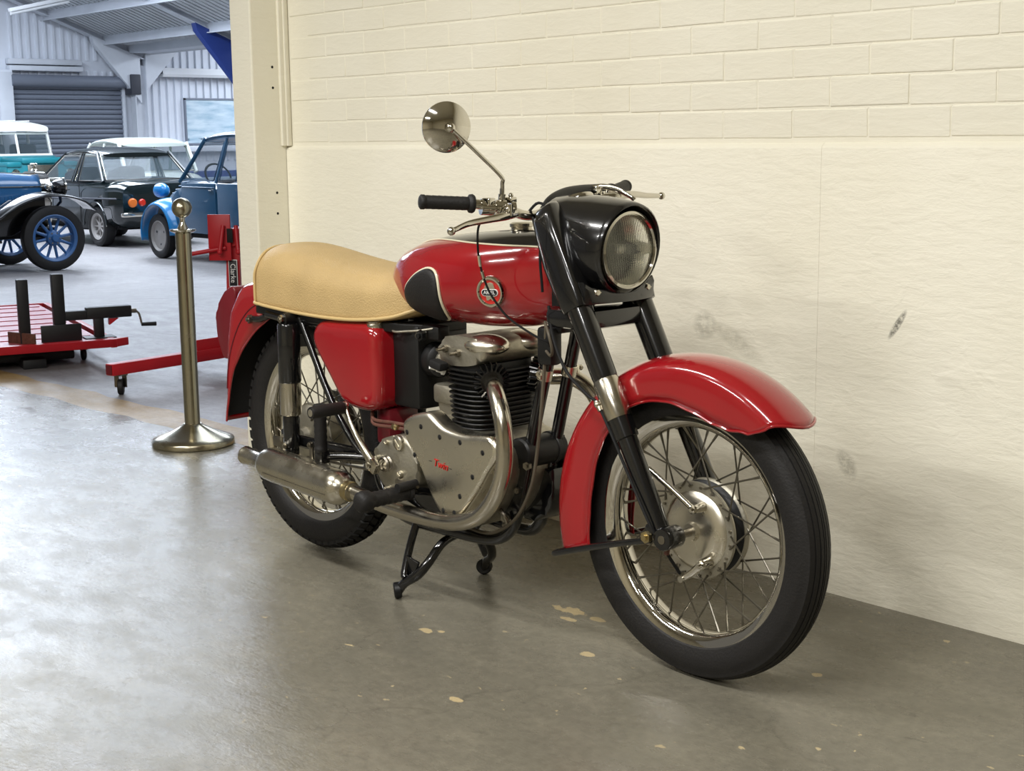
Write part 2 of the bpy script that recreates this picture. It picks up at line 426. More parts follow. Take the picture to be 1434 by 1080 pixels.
# ------------------------------------------------------------------ far hall
XE = -27.5
wf = struct(MB().box((XE-.1, 9, 2.6), (.2, 24, 6.0)).build('wall_far', 'sheet_white'))
def sheet_rib():
    mb = MB(); mb.prism([(-.04, 0), (-.025, .045), (.025, .045), (.04, 0)], lambda u, v, d: Vector((v, u, d)), 0, 1.); return mb.mesh('sheet_rib')
rib = sheet_rib()
def ribs(y0, y1, z0, z1, step=.19):
    y = y0
    while y < y1:
        o = link('sheet_rib', rib, 'sheet_white', wf); o.location = (XE, y, z0); o.scale = (1, 1, z1-z0); y += step
ribs(.9, 10.5, -.32, 5.2); ribs(10.95, 13.0, 2.94, 3.9); ribs(10.95, 13.4, 2.56, 2.72); ribs(13.85, 16.9, 1.06, 3.4); ribs(13.85, 16.9, .72, .93)
# roller shutter: each slat a piece
rs = struct(thing('door_1', '', '')); rs.location = (XE, 12.15, -.32)
for k in ('label', 'category'): del rs[k]
slm = MB(); slm.prism([(0, -.002), (.03, .012), (.045, .05), (.03, .088), (0, .102)], lambda u, v, d: Vector((u, d, v)), -1.27, 1.27); slm = slm.mesh('slat', sharp=25)
nz = int(2.75/.105)
for k in range(nz):
    o = link('slat', slm, 'shutter_grey', rs); o.location = (.02, 0, .0+k*.105)
MB().cyl((.18, -1.33, 2.80), (.18, 1.33, 2.80), .13, 24).build('shutter_roll', 'shutter_grey', rs)
MB().box((.22, 1.45, 2.75), (.4, .24, .44), .02).build('shutter_motor', 'dark_grey', rs)
for s in (-1, 1): MB().box((.06, s*1.30, 1.38), (.10, .07, 2.76), .01).build('guide_rail', 'steel_white', rs)
struct(MB().box((XE+.13, 10.72, 1.2), (.2, .26, 3.0), .01).build('trim_3', 'sheet_white'))
struct(MB().box((XE+.12, 10.69, 1.2), (.24, .3, 2.9), .01).build('trim_4', 'steel_white'))
tb = thing('box_beam', 'long white ribbed box beam above the grey roller shutter', 'beam', (XE, 11.63, 2.69))
MB().box((.12, 0, .05), (.2, 1.66, .11), .02).build('lower_rail', 'steel_white', tb); MB().box((.10, 0, .19), (.18, 1.66, .12), .02).build('upper_rail', 'steel_white', tb)
# portal frames: column, rafter, haunch
def portal(X, haunch, n):
    st = struct(thing('trim_%d' % n, '', '')); st.location = (X, 13.75, 0)
    for k in ('label', 'category'): del st[k]
    mb = MB()
    for a in (-.14, .14): mb.box((0, a, 1.25), (.22, .02, 3.2))
    mb.box((0, 0, 1.25), (.015, .28, 3.2)); mb.build('column', 'steel_white', st)
    mb = MB()
    L0 = Vector((0, .1, 2.98)); L1 = Vector((0, -8.0, 2.98+8.1*.385))
    d = (L1-L0).normalized(); nrm = Vector((0, -d.z, d.y)); nrm = nrm if nrm.z > 0 else -nrm
    for off in (0, .26):
        a, b = L0+nrm*off, L1+nrm*off
        mb.loft([[a+Vector((-.11, 0, 0)), a+Vector((.11, 0, 0)), a+Vector((.11, 0, 0))+nrm*.02, a+Vector((-.11, 0, 0))+nrm*.02], [b+Vector((-.11, 0, 0)), b+Vector((.11, 0, 0)), b+Vector((.11, 0, 0))+nrm*.02, b+Vector((-.11, 0, 0))+nrm*.02]])
    mb.loft([[L0+Vector((-.008, 0, 0)), L0+Vector((.008, 0, 0)), L0+nrm*.27+Vector((.008, 0, 0)), L0+nrm*.27+Vector((-.008, 0, 0))], [L1+Vector((-.008, 0, 0)), L1+Vector((.008, 0, 0)), L1+nrm*.27+Vector((.008, 0, 0)), L1+nrm*.27+Vector((-.008, 0, 0))]])
    mb.build('rafter', 'steel_white', st)
    mb = MB(); mb.prism([(.0, 2.02), (-1.08, 3.30), (-1.12, 3.46), (0, 3.02)], lambda u, v, dd: Vector((dd, u, v)), -.05, .115, .004); mb.build('haunch', haunch, st)
    if n == 5:
        mb = MB(); mb.prism([(.14, 2.3), (.14, 3.1), (1.1, 3.5), (1.1, 3.35)], lambda u, v, dd: Vector((dd, u, v)), -.05, .115, .004); mb.build('haunch', haunch, st)
    return st
portal(XE+.25, 'steel_white', 5); portal(-22.9, 'blue_paint', 6)
struct(MB().box((-15, 13.75, 3.28), (25, .5, .34), .01).build('trim_7', 'steel_white'))
# roof sheets and purlins
def roofz(y): return 3.62+.385*(12.6-y) if y > 5 else 3.62+.385*7.6-.385*(5-y)
plane('ceiling_hall', [(XE, 14, roofz(14)), (XE, 5, roofz(5)), (-1, 5, roofz(5)), (-1, 14, roofz(14)),
                       (XE, 5, roofz(5)), (XE, .5, roofz(.5)), (-1, .5, roofz(.5)), (-1, 5, roofz(5)),
                       (XE, 14, 3.3), (XE, 24, 6.0), (-1, 24, 6.0), (-1, 14, 3.3)], 'roof_panel')
n = 8
for y in (12.95, 11.7, 10.4, 9.1, 7.8):
    mb = MB(); z = roofz(y)-.02
    mb.prism([(0, 0), (0, -.20), (-.07, -.20), (-.07, -.185), (-.012, -.185), (-.012, 0)], lambda u, v, d: Vector((d, y+u, z+v)), XE, -6)
    struct(mb.build('trim_%d' % n, 'steel_white')); n += 1
# roof sheet corrugations seen end-on
mb = MB()
for k in range(70):
    x = XE+.3+k*.19
    for (ya, yb) in ((13.4, 7.9),):
        a, b = Vector((x, ya, roofz(ya)-.012)), Vector((x, yb, roofz(yb)-.012))
        mb.loft([[a+Vector((-.04, 0, 0)), a+Vector((0, 0, -.03)), a+Vector((.04, 0, 0)), a+Vector((0, 0, .02))], [b+Vector((-.04, 0, 0)), b+Vector((0, 0, -.03)), b+Vector((.04, 0, 0)), b+Vector((0, 0, .02))]])
o = struct(mb.build('trim_%d' % n, 'roof_panel')); n += 1
struct(MB().box((-14, 13.9+5.9, 1.3), (.2, .2, 3.4)).build('trim_%d' % n, 'steel_white')); n += 1
struct(MB().box((XE+.1, 16, 1.0), (.24, 4.2, .14), .015).build('trim_%d' % n, 'sheet_white')); n += 1
struct(MB().box((XE+.05, 16, .08), (.10, 4.2, .8), .01).build('trim_%d' % n, 'blue_paint')); n += 1
struct(MB().box((-14, .8, 4.1), (25, .2, 1.9)).build('wall_upper', 'sheet_white'))
# hanging fluorescent lamps and a picture board on the far wall
def batten(loc, L_, label, ax, zt=0.):
    t = thing('fluorescent_lamp', label, 'lamp', loc, 0, 'lamps of the far hall')
    v = Vector(ax).normalized()
    rot = v.to_track_quat('X', 'Z').to_matrix()
    MB().box((0, 0, 0), (L_, .12, .07), .01, rot=rot).build('housing', 'lamp_white', t)
    MB().tube([-v*L_*.48+Vector((0, 0, -.07)), v*L_*.48+Vector((0, 0, -.07))], .03, 10, 1).build('diffuser', 'lamp_white', t)
    return t
batten((-25, 10.5, 3.86), 1.3, 'slim white fluorescent lamp under the roof above the roller shutter', (0, 1, .24))
batten((-20.0, 7.55, 3.88), 1.5, 'white fluorescent lamp under the roof at the upper left corner', (1, 0.3, 0))
t = thing('fluorescent_lamp', 'wide white trough lamp on the ribbed wall above the picture', 'lamp', (XE+.14, 15.6, 2.70), 0, 'lamps of the far hall')
mb = MB(); mb.prism([(-.05, .12), (.06, .12), (.16, -.02), (.13, -.08), (-.05, -.08)], lambda u, v, d: Vector((u, d, v)), -1.25, 1.25, .008); mb.build('trough', 'lamp_white', t)
MB().box((.06, -1.3, .06), (.16, .12, .16), .02).build('end_cap', 'dark_grey', t)
pm = mat('picture_print', (170, 195, 208), .5); nt, b = nodes(pm)
geo = N_(nt, 'ShaderNodeNewGeometry').outputs['Position']; sep = N_(nt, 'ShaderNodeSeparateXYZ'); nt.links.new(geo, sep.inputs[0])
nn = noise_(nt, scaled(nt, geo, (1, 1.2, 6)), 1.5, 5)
c = mixc(nt, rng(nt, nn, .35, .65), lin((150, 178, 194)), lin((200, 214, 222)))
blob = noise_(nt, scaled(nt, geo, (1, .8, 1.6)), 1.1, 2)
c = mixc(nt, math_(nt, 'MULTIPLY', rng(nt, blob, .46, .6), rng(nt, sep.outputs[2], 1.5, 1.75, 1, 0)), c, lin((208, 220, 228)))
dk = noise_(nt, scaled(nt, geo, (1, 1.5, 5)), 1.7, 3)
c = mixc(nt, math_(nt, 'MULTIPLY', rng(nt, dk, .55, .62), rng(nt, sep.outputs[2], 1.25, 1.4, 1, 0)), c, lin((70, 92, 108)))
nt.links.new(c, b.inputs['Base Color'])
t = thing('picture_board', 'large framed pale blue picture on the white ribbed wall', 'picture', (XE+.06, 15.75, 1.62))
MB().box((0, 0, 0), (.03, 1.52, 1.02)).build('print', 'picture_print', t)
mb = MB()
for s in (-1, 1): mb.box((.01, s*.76, 0), (.05, .04, 1.06)); mb.box((.01, 0, s*.515), (.05, 1.56, .04))
mb.build('frame', 'shutter_grey', t)
# ================================================================== motorcycle (X forward, Y left, Z up)
bike = thing('motorcycle', 'red vintage twin cylinder motorcycle with tan dual seat on its centre stand', 'motorcycle')
FA = Vector((.71, 0, .33)); RA = Vector((-.71, 0, .341))
def part(mb, name, m, parent=bike, sharp=38): return mb.build(name, m, parent, sharp)
def wheel(cen, R, wd, prefix, ribbed, hubspec):
    rs_ = wd/2
    # tyre carcass profile (radius, y) from bead to bead
    prof = [(.250, -.026), (.262, -.036)]
    for k in range(0, 9):
        a = -PI/2+k*PI/8*1.0
        prof.append((R-rs_*.92+rs_*.92*math.cos(a)*1.0-(.004 if ribbed else .006), rs_*math.sin(a)))
    if ribbed:
        prof = [(.250, -.026), (.258, -.036), (.275, -.0415), (.292, -.0425), (.303, -.0405), (.3095, -.037)]
        edge = [(-.037, .3105), (-.026, .3215), (-.0245, .3225), (-.016, .3275), (-.0145, .3280), (-.0055, .3305)]
        def crown(y): return .3310-.0128*(abs(y)/.036)**2.2
        ys = [-.0355, -.0265, -.0235, -.0150, -.0120, -.0045, -.0015]
        top = []
        for i in range(0, 6, 2):
            a, b_ = ys[i], ys[i+1]
            top += [(crown(a), a), (crown(b_), b_), (crown(b_)-.006, b_+.0006), (crown(b_)-.006, ys[i+2]-.0006)]
        top += [(crown(-.0015), -.0015)]
        half = prof+top
    else:
        half = [(.250, -.028), (.260, -.039), (.280, -.0455), (.298, -.0465), (.312, -.043), (.320, -.036), (.3265, -.024), (.329, -.010)]
    full = half+[(r, -y) for r, y in reversed(half)]
    ty = part(MB().lathe(full, cen, (0, 1, 0), 96), prefix+'_tyre', 'rubber', sharp=30)
    if not ribbed:
        mb = MB(); n = 62
        for k in range(n):
            a0 = 2*PI*k/n
            for (ya, yb, tw, ra, rb) in ((-.043, -.027, .30, .3185, .3295), (-.022, -.004, -.35, .3300, .3345), (.004, .022, .35, .3345, .3300), (.027, .043, -.30, .3295, .3185)):
                da = 2*PI/n*.70
                def pt(a, y, r): return cen+Vector((r*math.cos(a), y, r*math.sin(a)))
                sh = tw*2*PI/n
                if abs(ya) > abs(yb): r0, r1 = ra, rb
                else: r0, r1 = ra, rb
                q = [pt(a0, ya, r0+.004), pt(a0+da, ya, r0+.004), pt(a0+da+sh, yb, r1+.004), pt(a0+sh, yb, r1+.004)]
                l = [pt(a0, ya, r0-.006), pt(a0+da, ya, r0-.006), pt(a0+da+sh, yb, r1-.006), pt(a0+sh, yb, r1-.006)]
                mb.loft([l, q])
        o = mb.build('tread_blocks', 'tread', ty, smooth=False); o['kind'] = 'stuff'
    rp = [(.2560, -.0325), (.2575, -.0300), (.2555, -.0275), (.2500, -.0265), (.2430, -.0225), (.2360, -.0190), (.2315, -.0115), (.2300, 0), (.2315, .0115), (.2360, .0190), (.2430, .0225), (.2500, .0265), (.2555, .0275), (.2575, .0300), (.2560, .0325),
          (.2520, .0315), (.2460, .0295), (.2385, .0262), (.2325, .0215), (.2275, .0130), (.2262, 0), (.2275, -.0130), (.2325, -.0215), (.2385, -.0262), (.2460, -.0295), (.2520, -.0315)]
    rim = part(MB().lathe(rp, cen, (0, 1, 0), 96, closed=True), prefix+'_rim', 'chrome')
    yn, yf, fr = hubspec   # near and far flange planes, flange radius
    # spokes: forty pieces, laced in crossing pairs
    L0 = .2262
    for k in range(40):
        near = k % 2 == 0; yy = yn if near else yf
        ar = 2*PI*(k+.5)/40; sgn = 1 if (k//2) % 2 == 0 else -1
        ah = ar+sgn*.62
        a = cen+Vector((fr*math.cos(ah), yy+(-.002 if near else .002), fr*math.sin(ah)))
        b_ = cen+Vector((L0*math.cos(ar), (-.006 if near else .006), L0*math.sin(ar)))
        d = (a-b_).normalized()
        mb = MB(); mb.tube([a, b_+d*.02], .0021, 6, 1); mb.tube([b_-d*.003, b_+d*.02], [.0033, .0026], 6, 1)
        mb.build('spoke', 'spoke', rim)
    return ty, rim
wheel(FA, .33, .084, 'front', True, (-.0145, .034, .1))
wheel(RA, .338, .092, 'rear', False, (-.034, .04, .088))

# ---- front hub and brake plate
mb = MB(); mb.lathe([(.02, -.012), (.086, -.0125), (.1075, -.0145), (.109, -.011), (.1075, -.006), (.101, -.002), (.101, .028), (.1075, .032), (.109, .036), (.1075, .040), (.06, .046), (.02, .05)], FA, (0, 1, 0), 64)
hub = part(mb, 'front_hub', 'alloy_dull')
mb = MB(); mb.lathe([(.102, .001), (.1062, .003), (.102, .005), (.1062, .008), (.102, .010), (.1062, .013), (.102, .0155), (.1062, .018), (.102, .0205), (.1062, .023), (.102, .026)], FA, (0, 1, 0), 64); mb.build('drum_fins', 'black_satin', hub, sharp=60)
mb = MB(); mb.lathe([(0, -.034), (.018, -.034), (.022, -.024), (.05, -.0235), (.074, -.021), (.084, -.016), (.087, -.013), (.087, -.005), (.02, -.004)], FA, (0, 1, 0), 64)
plate = mb.build('brake_plate', 'alloy', hub)
mb = MB()
for k in range(20):
    a = 2*PI*(k+.5)/20
    p = FA+Vector((.0985*math.cos(a), -.014, .0985*math.sin(a))); mb.cyl(p, p+Vector((0, -.003, 0)), .0034, 8)
mb.build('flange_rivets', 'steel', hub)
def PZ(x, y, z): return Vector((x, y, z))
mb = MB(); s0 = PZ(.737, -.02, .388); mb.cyl(s0, s0+PZ(0, -.03, 0), .012, 16, .009); hexbolt(mb, s0+PZ(0, -.03, 0), (0, -1, 0), .009, .009); mb.build('anchor_stud', 'chrome', hub)
part(MB().tube([PZ(.737, -.052, .388), PZ(.69, -.056, .418), PZ(.62, -.066, .462)], .0065, 10, 1), 'brake_anchor_rod', 'chrome')
mb = MB(); c0 = PZ(.753, -.018, .268); mb.cyl(c0, c0+PZ(0, -.024, 0), .014, 16, .011); hexbolt(mb, c0+PZ(0, -.024, 0), (0, -1, 0), .009, .01)
mb.tube([c0+PZ(0, -.022, 0), c0+PZ(-.025, -.026, -.024), c0+PZ(-.05, -.03, -.042)], [.010, .008, .006], 8, 1, flat=.5); mb.cyl(c0+PZ(-.05, -.036, -.042), c0+PZ(-.05, -.022, -.042), .0075, 10)
part(mb, 'front_brake_lever', 'chrome')
part(MB().cyl(FA+PZ(0, -.125, 0), FA+PZ(0, .125, 0), .0095, 14), 'front_axle', 'steel')

# ---- fork
def fx(z): return .686-.533*(z-.343)
def fp(z, y, off=0.): return PZ(fx(z)+off, y, z)
for s in (-1, 1):
    y = .098*s
    mb = MB(); mb.tube([fp(.84, y), fp(.66, y), fp(.648, y)], [.0295, .0288, .0275], 24, 1); part(mb, 'fork_shroud', 'black')
    mb = MB(); mb.lathe([(0, 0), (.0275, 0), (.0300, .006), (.0305, .078), (.0290, .092), (0, .092)], fp(.652, y), (fx(.5)-fx(.6), 0, -.1), 28); part(mb, 'fork_seal_holder', 'chrome_worn')
    mb = MB(); mb.tube([fp(.576, y), fp(.566, y), fp(.53, y), fp(.528, y), fp(.40, y), fp(.345, y)], [.0275, .0275, .027, .0225, .0215, .0205], 24, 1)
    leg = part(mb, 'fork_leg', 'black')
    mb = MB(); mb.box((.704, y, .332), (.05, .044, .038), .008); mb.lathe([(0, -.026), (.023, -.026), (.025, -.022), (.025, .022), (.023, .026), (0, .026)], (.71, y, .33), (0, 1, 0), 20)
    mb.box((.676, y, .338), (.05, .03, .03), .006); mb.build('axle_clamp', 'black', leg)
    mb = MB(); hexbolt(mb, PZ(.672, y+s*.026, .33), (0, s, 0), .0135, .010); mb.build('clamp_nut', 'brassy', leg)
    mb = MB(); mb.cyl(PZ(.706, y, .31), PZ(.702, y, .292), .006, 8); mb.cyl(PZ(.685, y, .315), PZ(.683, y, .300), .006, 8); mb.build('clamp_bolts', 'rust', leg)
# lower mudguard stay loop that doubles as a front stand
mb = MB(); mb.tube([PZ(.665, -.108, .318), PZ(.54, -.116, .283), PZ(.40, -.12, .238), PZ(.372, -.112, .228), PZ(.366, -.09, .226), PZ(.366, 0, .226), PZ(.366, .09, .226), PZ(.372, .112, .228), PZ(.40, .12, .238), PZ(.54, .116, .283), PZ(.665, .108, .318)], .0075, 10, 5); part(mb, 'front_stand_loop', 'black')

# ---- front mudguard
EDGE = [(50, .325), (54, .309), (62, .284), (71, .274), (84, .279), (96, .290), (108, .296), (117, .298), (138, .284), (146, .276), (165, .262), (180, .262), (197, .275)]
rings = []; rings_in = []; edge_pts = {-1: [], 1: []}
for k in range(0, 65):
    th = 43.5+(197-43.5)*k/64
    lead = 9.5*max(0, (74-th)/30.5)**1.5
    re = lerp(EDGE, th+lead); rc = .386 if th < 150 else .386+.004*(th-150)/47
    ring = []
    wv = .074
    prof = []
    M_ = 20
    for j in range(M_+1):
        t = -1+2*j/M_; q = abs(t)
        if q > .72:      # valance
            v = (1-q)/.28; r = re+(.347-re)*v; y = wv*(1+.0*v)
        else:
            ph = (q/.72)*PI/2; r = .347+(rc-.347)*math.cos(ph)**.85; y = wv*math.sin(ph)**.95
        y = math.copysign(y, t); rr = r; a = math.radians(th+(lead*(1-.42*v) if q > .72 else lead*.58*(abs(y)/wv)**1.8))
        prof.append(FA+Vector((rr*math.cos(a), y, rr*math.sin(a))))
    rings.append(prof); edge_pts[-1].append(prof[0]); edge_pts[1].append(prof[-1])
def shell(rings, m, name, parent, th=.0022, sharp=50):
    mb = MB(); mb.loft(rings, False, False, closed=False); bm = mb.bm
    bmesh.ops.recalc_face_normals(bm, faces=bm.faces)
    o = part(mb, name, m, parent, sharp); md = o.modifiers.new('s', 'SOLIDIFY'); md.thickness = th; md.offset = 0
    return o
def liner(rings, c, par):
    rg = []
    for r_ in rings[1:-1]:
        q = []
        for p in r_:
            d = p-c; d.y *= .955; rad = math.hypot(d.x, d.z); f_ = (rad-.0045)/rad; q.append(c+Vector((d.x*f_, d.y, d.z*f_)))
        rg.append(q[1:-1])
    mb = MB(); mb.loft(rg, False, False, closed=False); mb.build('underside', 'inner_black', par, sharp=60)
mgf = shell(rings, 'red', 'front_mudguard', bike)
liner(rings, FA, mgf)
bead = edge_pts[-1][::-1]+rings[0][1:-1]+edge_pts[1]
MB().tube(bead, .0032, 8, 1).build('edge_bead', 'red', mgf)
for s in (-1, 1):
    mb = MB(); mb.tube([PZ(.515, s*.078, .60), PZ(.50, s*.076, .585)], .012, 10, 1); mb.build('mudguard_lug', 'red_dark', mgf)
    if s < 0: continue
    mb = MB(); mb.tube([PZ(.60, s*.078, .63), PZ(.655, s*.074, .56), PZ(.672, s*.074, .545)], [.02, .018, .016], 10, 1, flat=.35); mb.build('mudguard_bracket', 'red_dark', mgf)
hexb = MB(); hexbolt(hexb, PZ(.518, -.076, .600), (0, -1, 0), .0075, .008); hexb.build('mudguard_bolt', 'chrome_worn', mgf)

# ---- nacelle, head lamp
LC = PZ(.490, 0, .928); LAX = Vector((.992, 0, -.02)).normalized()
def ringYZ(x, zc, hy, hz, e=2.2, n=40, tilt=0.):
    out = []
    for (a, b_) in superell(hy, hz, n, e): out.append(PZ(x+tilt*b_, a, zc+b_))
    return out
mb = MB()
mb.loft([ringYZ(.262, 1.000, .030, .020, 2, tilt=-.1), ringYZ(.278, .990, .055, .044, 2.3, tilt=-.2), ringYZ(.315, .968, .080, .076, 2.4, tilt=-.2), ringYZ(.365, .948, .093, .100, 2.3, tilt=-.1), ringYZ(.415, .936, .0995, .110, 2.1, tilt=.02), ringYZ(.455, .932, .1025, .1095, 2.05, tilt=.08),
         ringYZ(.490, .930, .1010, .1055, 2.0, tilt=.12), ringYZ(.503, .929, .0985, .1015, 2.0, tilt=.13), ringYZ(.505, .929, .0955, .0975, 2.0, tilt=.13), ringYZ(.494, .928, .0905, .0915, 2.0, tilt=.10), ringYZ(.470, .928, .0885, .0885, 2.0, tilt=.0)], True, True)
nac = part(mb, 'headlamp_nacelle', 'black', sharp=60)
mb = MB(); mb.lathe([(.0775, .012), (.0805, .016), (.0860, .014), (.0885, .006), (.0885, -.012), (.0850, -.014), (.0790, .004)], LC, LAX, 64, closed=True); mb.build('lamp_rim', 'chrome', nac)
mb = MB(); mb.lathe([(.080, .004), (.072, -.016), (.058, -.034), (.035, -.047), (.0, -.052)], LC, LAX, 48); mb.build('lamp_reflector', 'reflector', nac)
mb = MB(); mb.sphere(LC+LAX*-.022, .011, 14, 10); mb.cyl(LC+LAX*-.045, LC+LAX*-.025, .008, 10); mb.build('lamp_bulb', 'white_paint', nac)
# ribbed lens: vertical flutes as real relief on a shallow dome
mb = MB(); RL = .0795; ncol = 180; nrow = 30; F_ = []; B_ = []
for i in range(ncol+1):
    yy = -RL*.998+2*RL*.998*i/ncol; h = math.sqrt(max(0, RL*RL-yy*yy)); fr_, bk_ = [], []
    for k in range(nrow+1):
        zz = -h+2*h*k/nrow; r = min(1, math.hypot(yy, zz)/RL); d = .0135*(1-r*r)+.010
        amp = .0008*min(1, (1-r)*9)*(1 if zz > .016 else (.9 if zz < -.010 else .25))
        fr_.append(LC+Vector((d+amp*math.sin((yy+(.25*zz if zz < -.010 else 0))*1080), yy, zz))); bk_.append(LC+Vector((d-.004, yy, zz)))
    F_.append(fr_); B_.append(bk_)
mb.loft([a+b_[::-1] for a, b_ in zip(F_, B_)], True, True); mb.build('lamp_lens', 'lens', nac, sharp=80)
# side covers that hide the top of the fork, drawn together under the lamp by a bolted bridge
for s in (-1, 1):
    rgs = []
    for (z, yy, hx, hy) in ((1.028, .070, .016, .012), (1.018, .083, .026, .022), (.995, .094, .032, .026), (.93, .098, .034, .028), (.86, .099, .036, .030), (.815, .099, .036, .031), (.800, .099, .033, .029)):
        rgs.append([PZ(fx(z)+a*.9+.0, s*yy+b_, z+a*.45) for a, b_ in superell(hx, hy, 20, 3.6)])
    part(MB().loft(rgs), 'fork_top_cover', 'black', sharp=50)
    mb = MB(); mb.tube([PZ(fx(1.01)-.030, s*.105, .998), PZ(fx(.9)-.033, s*.120, .886), PZ(fx(.80)-.030, s*.118, .79)], .0035, 8, 2); mb.build('cover_seam', 'black', nac)
mb = MB()
rgs = []
for k in range(13):
    t = -1+2*k/12; y = t*.112
    xf = .468+.020*(1-t*t); zt = .862-.022*(1-t*t)**.5 if abs(t) < 1 else .862
    rgs.append([PZ(xf-.10, y, zt-.005), PZ(xf, y, zt), PZ(xf+.006, y, zt-.012), PZ(xf+.002, y, .812), PZ(xf-.10, y, .802)])
mb.loft(rgs); br = part(mb, 'nacelle_bridge', 'black')
for s in (-1, 1):
    mb = MB(); mb.lathe([(0, .006), (.006, .005), (.0085, 0), (.0085, -.004)], PZ(.480, s*.082, .838), (1, s*.1, .1), 14); mb.box((.4862, s*.082, .8385), (.0015, .014, .0018)); mb.build('bridge_screw', 'chrome_worn', br)
part(MB().box((.405, 0, .775), (.13, .22, .045), .014), 'lower_yoke', 'black')
mb = MB(); mb.lathe([(0, .014), (.007, .013), (.011, .007), (.013, 0), (.015, -.003)], PZ(.395, -.099, .925), (.15, -1, .1), 18); mb.build('pilot_knob', 'chrome', nac)
mb = MB(); mb.lathe([(0, .012), (.030, .012), (.034, .008), (.034, -.004), (0, -.004)], PZ(.345, 0, 1.034), (-.3, 0, 1), 30); mb.build('speedometer', 'chrome', nac)
for (x, y) in ((.305, -.045), (.305, .045)): 
    mb = MB(); mb.lathe([(0, .012), (.012, .010), (.013, 0), (.016, -.006)], PZ(x, y, 1.022), (-.2, 0, 1), 16); mb.build('switch_knob', 'black_satin', nac)
part(MB().cyl(PZ(.372, 0, .77), PZ(.262, 0, .985), .026, 20), 'steering_head', 'black')

# ---- handlebar, levers, grips, mirror
hb = part(MB().tube([PZ(.193, -.335, 1.039), PZ(.218, -.28, 1.036), PZ(.243, -.22, 1.031), PZ(.270, -.16, 1.018), PZ(.284, -.11, 1.002), PZ(.283, -.06, 1.006), PZ(.266, -.01, 1.030), PZ(.250, .05, 1.044), PZ(.238, .11, 1.048), PZ(.230, .16, 1.048), PZ(.218, .22, 1.047), PZ(.198, .28, 1.049), PZ(.172, .335, 1.051)], .0112, 16, 6), 'handlebar', 'chrome')
part(MB().tube([PZ(.283, -.05, 1.008), PZ(.266, -.01, 1.031), PZ(.250, .05, 1.045), PZ(.238, .11, 1.049), PZ(.230, .16, 1.049), PZ(.222, .20, 1.049)], .0145, 14, 5), 'handlebar_black_tube', 'black_satin')  # black tube over the left part of the chrome bar
part(MB().tube([PZ(.238, .150, 1.056), PZ(.262, .165, 1.058), PZ(.290, .185, 1.050), PZ(.318, .20, 1.034), PZ(.326, .205, 1.026)], [.005, .007, .0065, .005, .006], 10, 5, flat=.6), 'air_lever', 'chrome')
def grip(a, b_):
    d = b_-a; L_ = d.length; mb = MB()
    prof = [(0, 0), (.013, 0), (.0165, .003), (.0165, .010), (.0150, .013)]
    for k in range(7): prof += [(.0150, .014+k*(L_-.03)/7), (.0156, .016+k*(L_-.03)/7)]
    prof += [(.0150, L_-.014), (.0205, L_-.011), (.0215, L_-.004), (.019, L_), (0, L_)]
    mb.lathe(prof, a, d, 24); return part(mb, 'handlebar_grip', 'rubber', sharp=60)
grip(PZ(.190, -.343, 1.0395), PZ(.240, -.228, 1.032)); grip(PZ(.168, .345, 1.052), PZ(.218, .235, 1.041))
for s in (-1, 1):
    z0 = 1.028 if s < 0 else 1.036; xb = .262 if s < 0 else .245
    mb = MB()
    c = PZ(xb+.004, s*.172, z0-.006); ax = Vector((-.42, s*.9, .06)).normalized()
    mb.cyl(c-ax*.012, c+ax*.012, .0175, 16); mb.box(tuple(c+PZ(.022, 0, -.006)), (.03, .026, .016), .004)
    mb.cyl(c+PZ(.03, 0, -.018), c+PZ(.03, 0, .008), .009, 12)
    c2 = c-ax*.028; mb.cyl(c2-ax*.006, c2+ax*.006, .0155, 16); mb.box(tuple(c2+PZ(-.004, 0, .018)), (.02, .02, .014), .003); mb.sphere(c2+PZ(-.004, 0, .028), .006, 10, 8)
    c3 = c+ax*.034; mb.cyl(c3-ax*.018, c3+ax*.012, .0185, 18); mb.box(tuple(c3+PZ(.010, 0, .012)), (.026, .022, .018), .004)
    part(mb, 'lever_perch', 'chrome')
    mb = MB()
    if s < 0: P = [PZ(.296, -.150, 1.008), PZ(.297, -.185, 1.004), PZ(.290, -.235, .998), PZ(.284, -.28, .992), PZ(.285, -.315, .983), PZ(.284, -.332, .978)]
    else: P = [PZ(.275, .150, 1.034), PZ(.290, .19, 1.036), PZ(.292, .24, 1.038), PZ(.286, .29, 1.033), PZ(.283, .33, 1.031), PZ(.281, .352, 1.030)]
    mb.tube(P, [.0085, .0095, .008, .0068, .006, .0055], 12, 5, flat=.7); mb.sphere(P[-1], .0095, 16, 12); part(mb, 'brake_lever' if s < 0 else 'clutch_lever', 'chrome')
mc = PZ(.222, -.287, 1.2005); mn = Vector((.93, -.36, -.05)).normalized()
mb = MB(); mb.lathe([(0, .017), (.012, .0165), (.028, .0135), (.042, .0075), (.0530, .001), (.0560, -.002), (.0560, -.006), (.052, -.008), (0, -.008)], mc, mn, 48)
mir = part(mb, 'mirror', 'chrome')
b0 = PZ(.262, -.165, 1.030)
mb = MB(); mb.cyl(b0, b0+PZ(.003, 0, .022), .0085, 14); mb.cyl(b0+PZ(.003, 0, .022), b0+PZ(.004, 0, .034), .006, 6); mb.tube([b0+PZ(.003, 0, .02), b0+PZ(.006, -.002, .045), b0+PZ(.008, -.008, .062), (mc+mn*.03)*.5+(b0+PZ(.008, -.008, .062))*.5+mn*.003, mc+mn*.026], .0048, 10, 5); mb.sphere(mc+mn*.026, .0105, 14, 10); mb.cyl(mc+mn*.012, mc+mn*.026, .011, 14); mb.build('mirror_stem', 'chrome', mir)

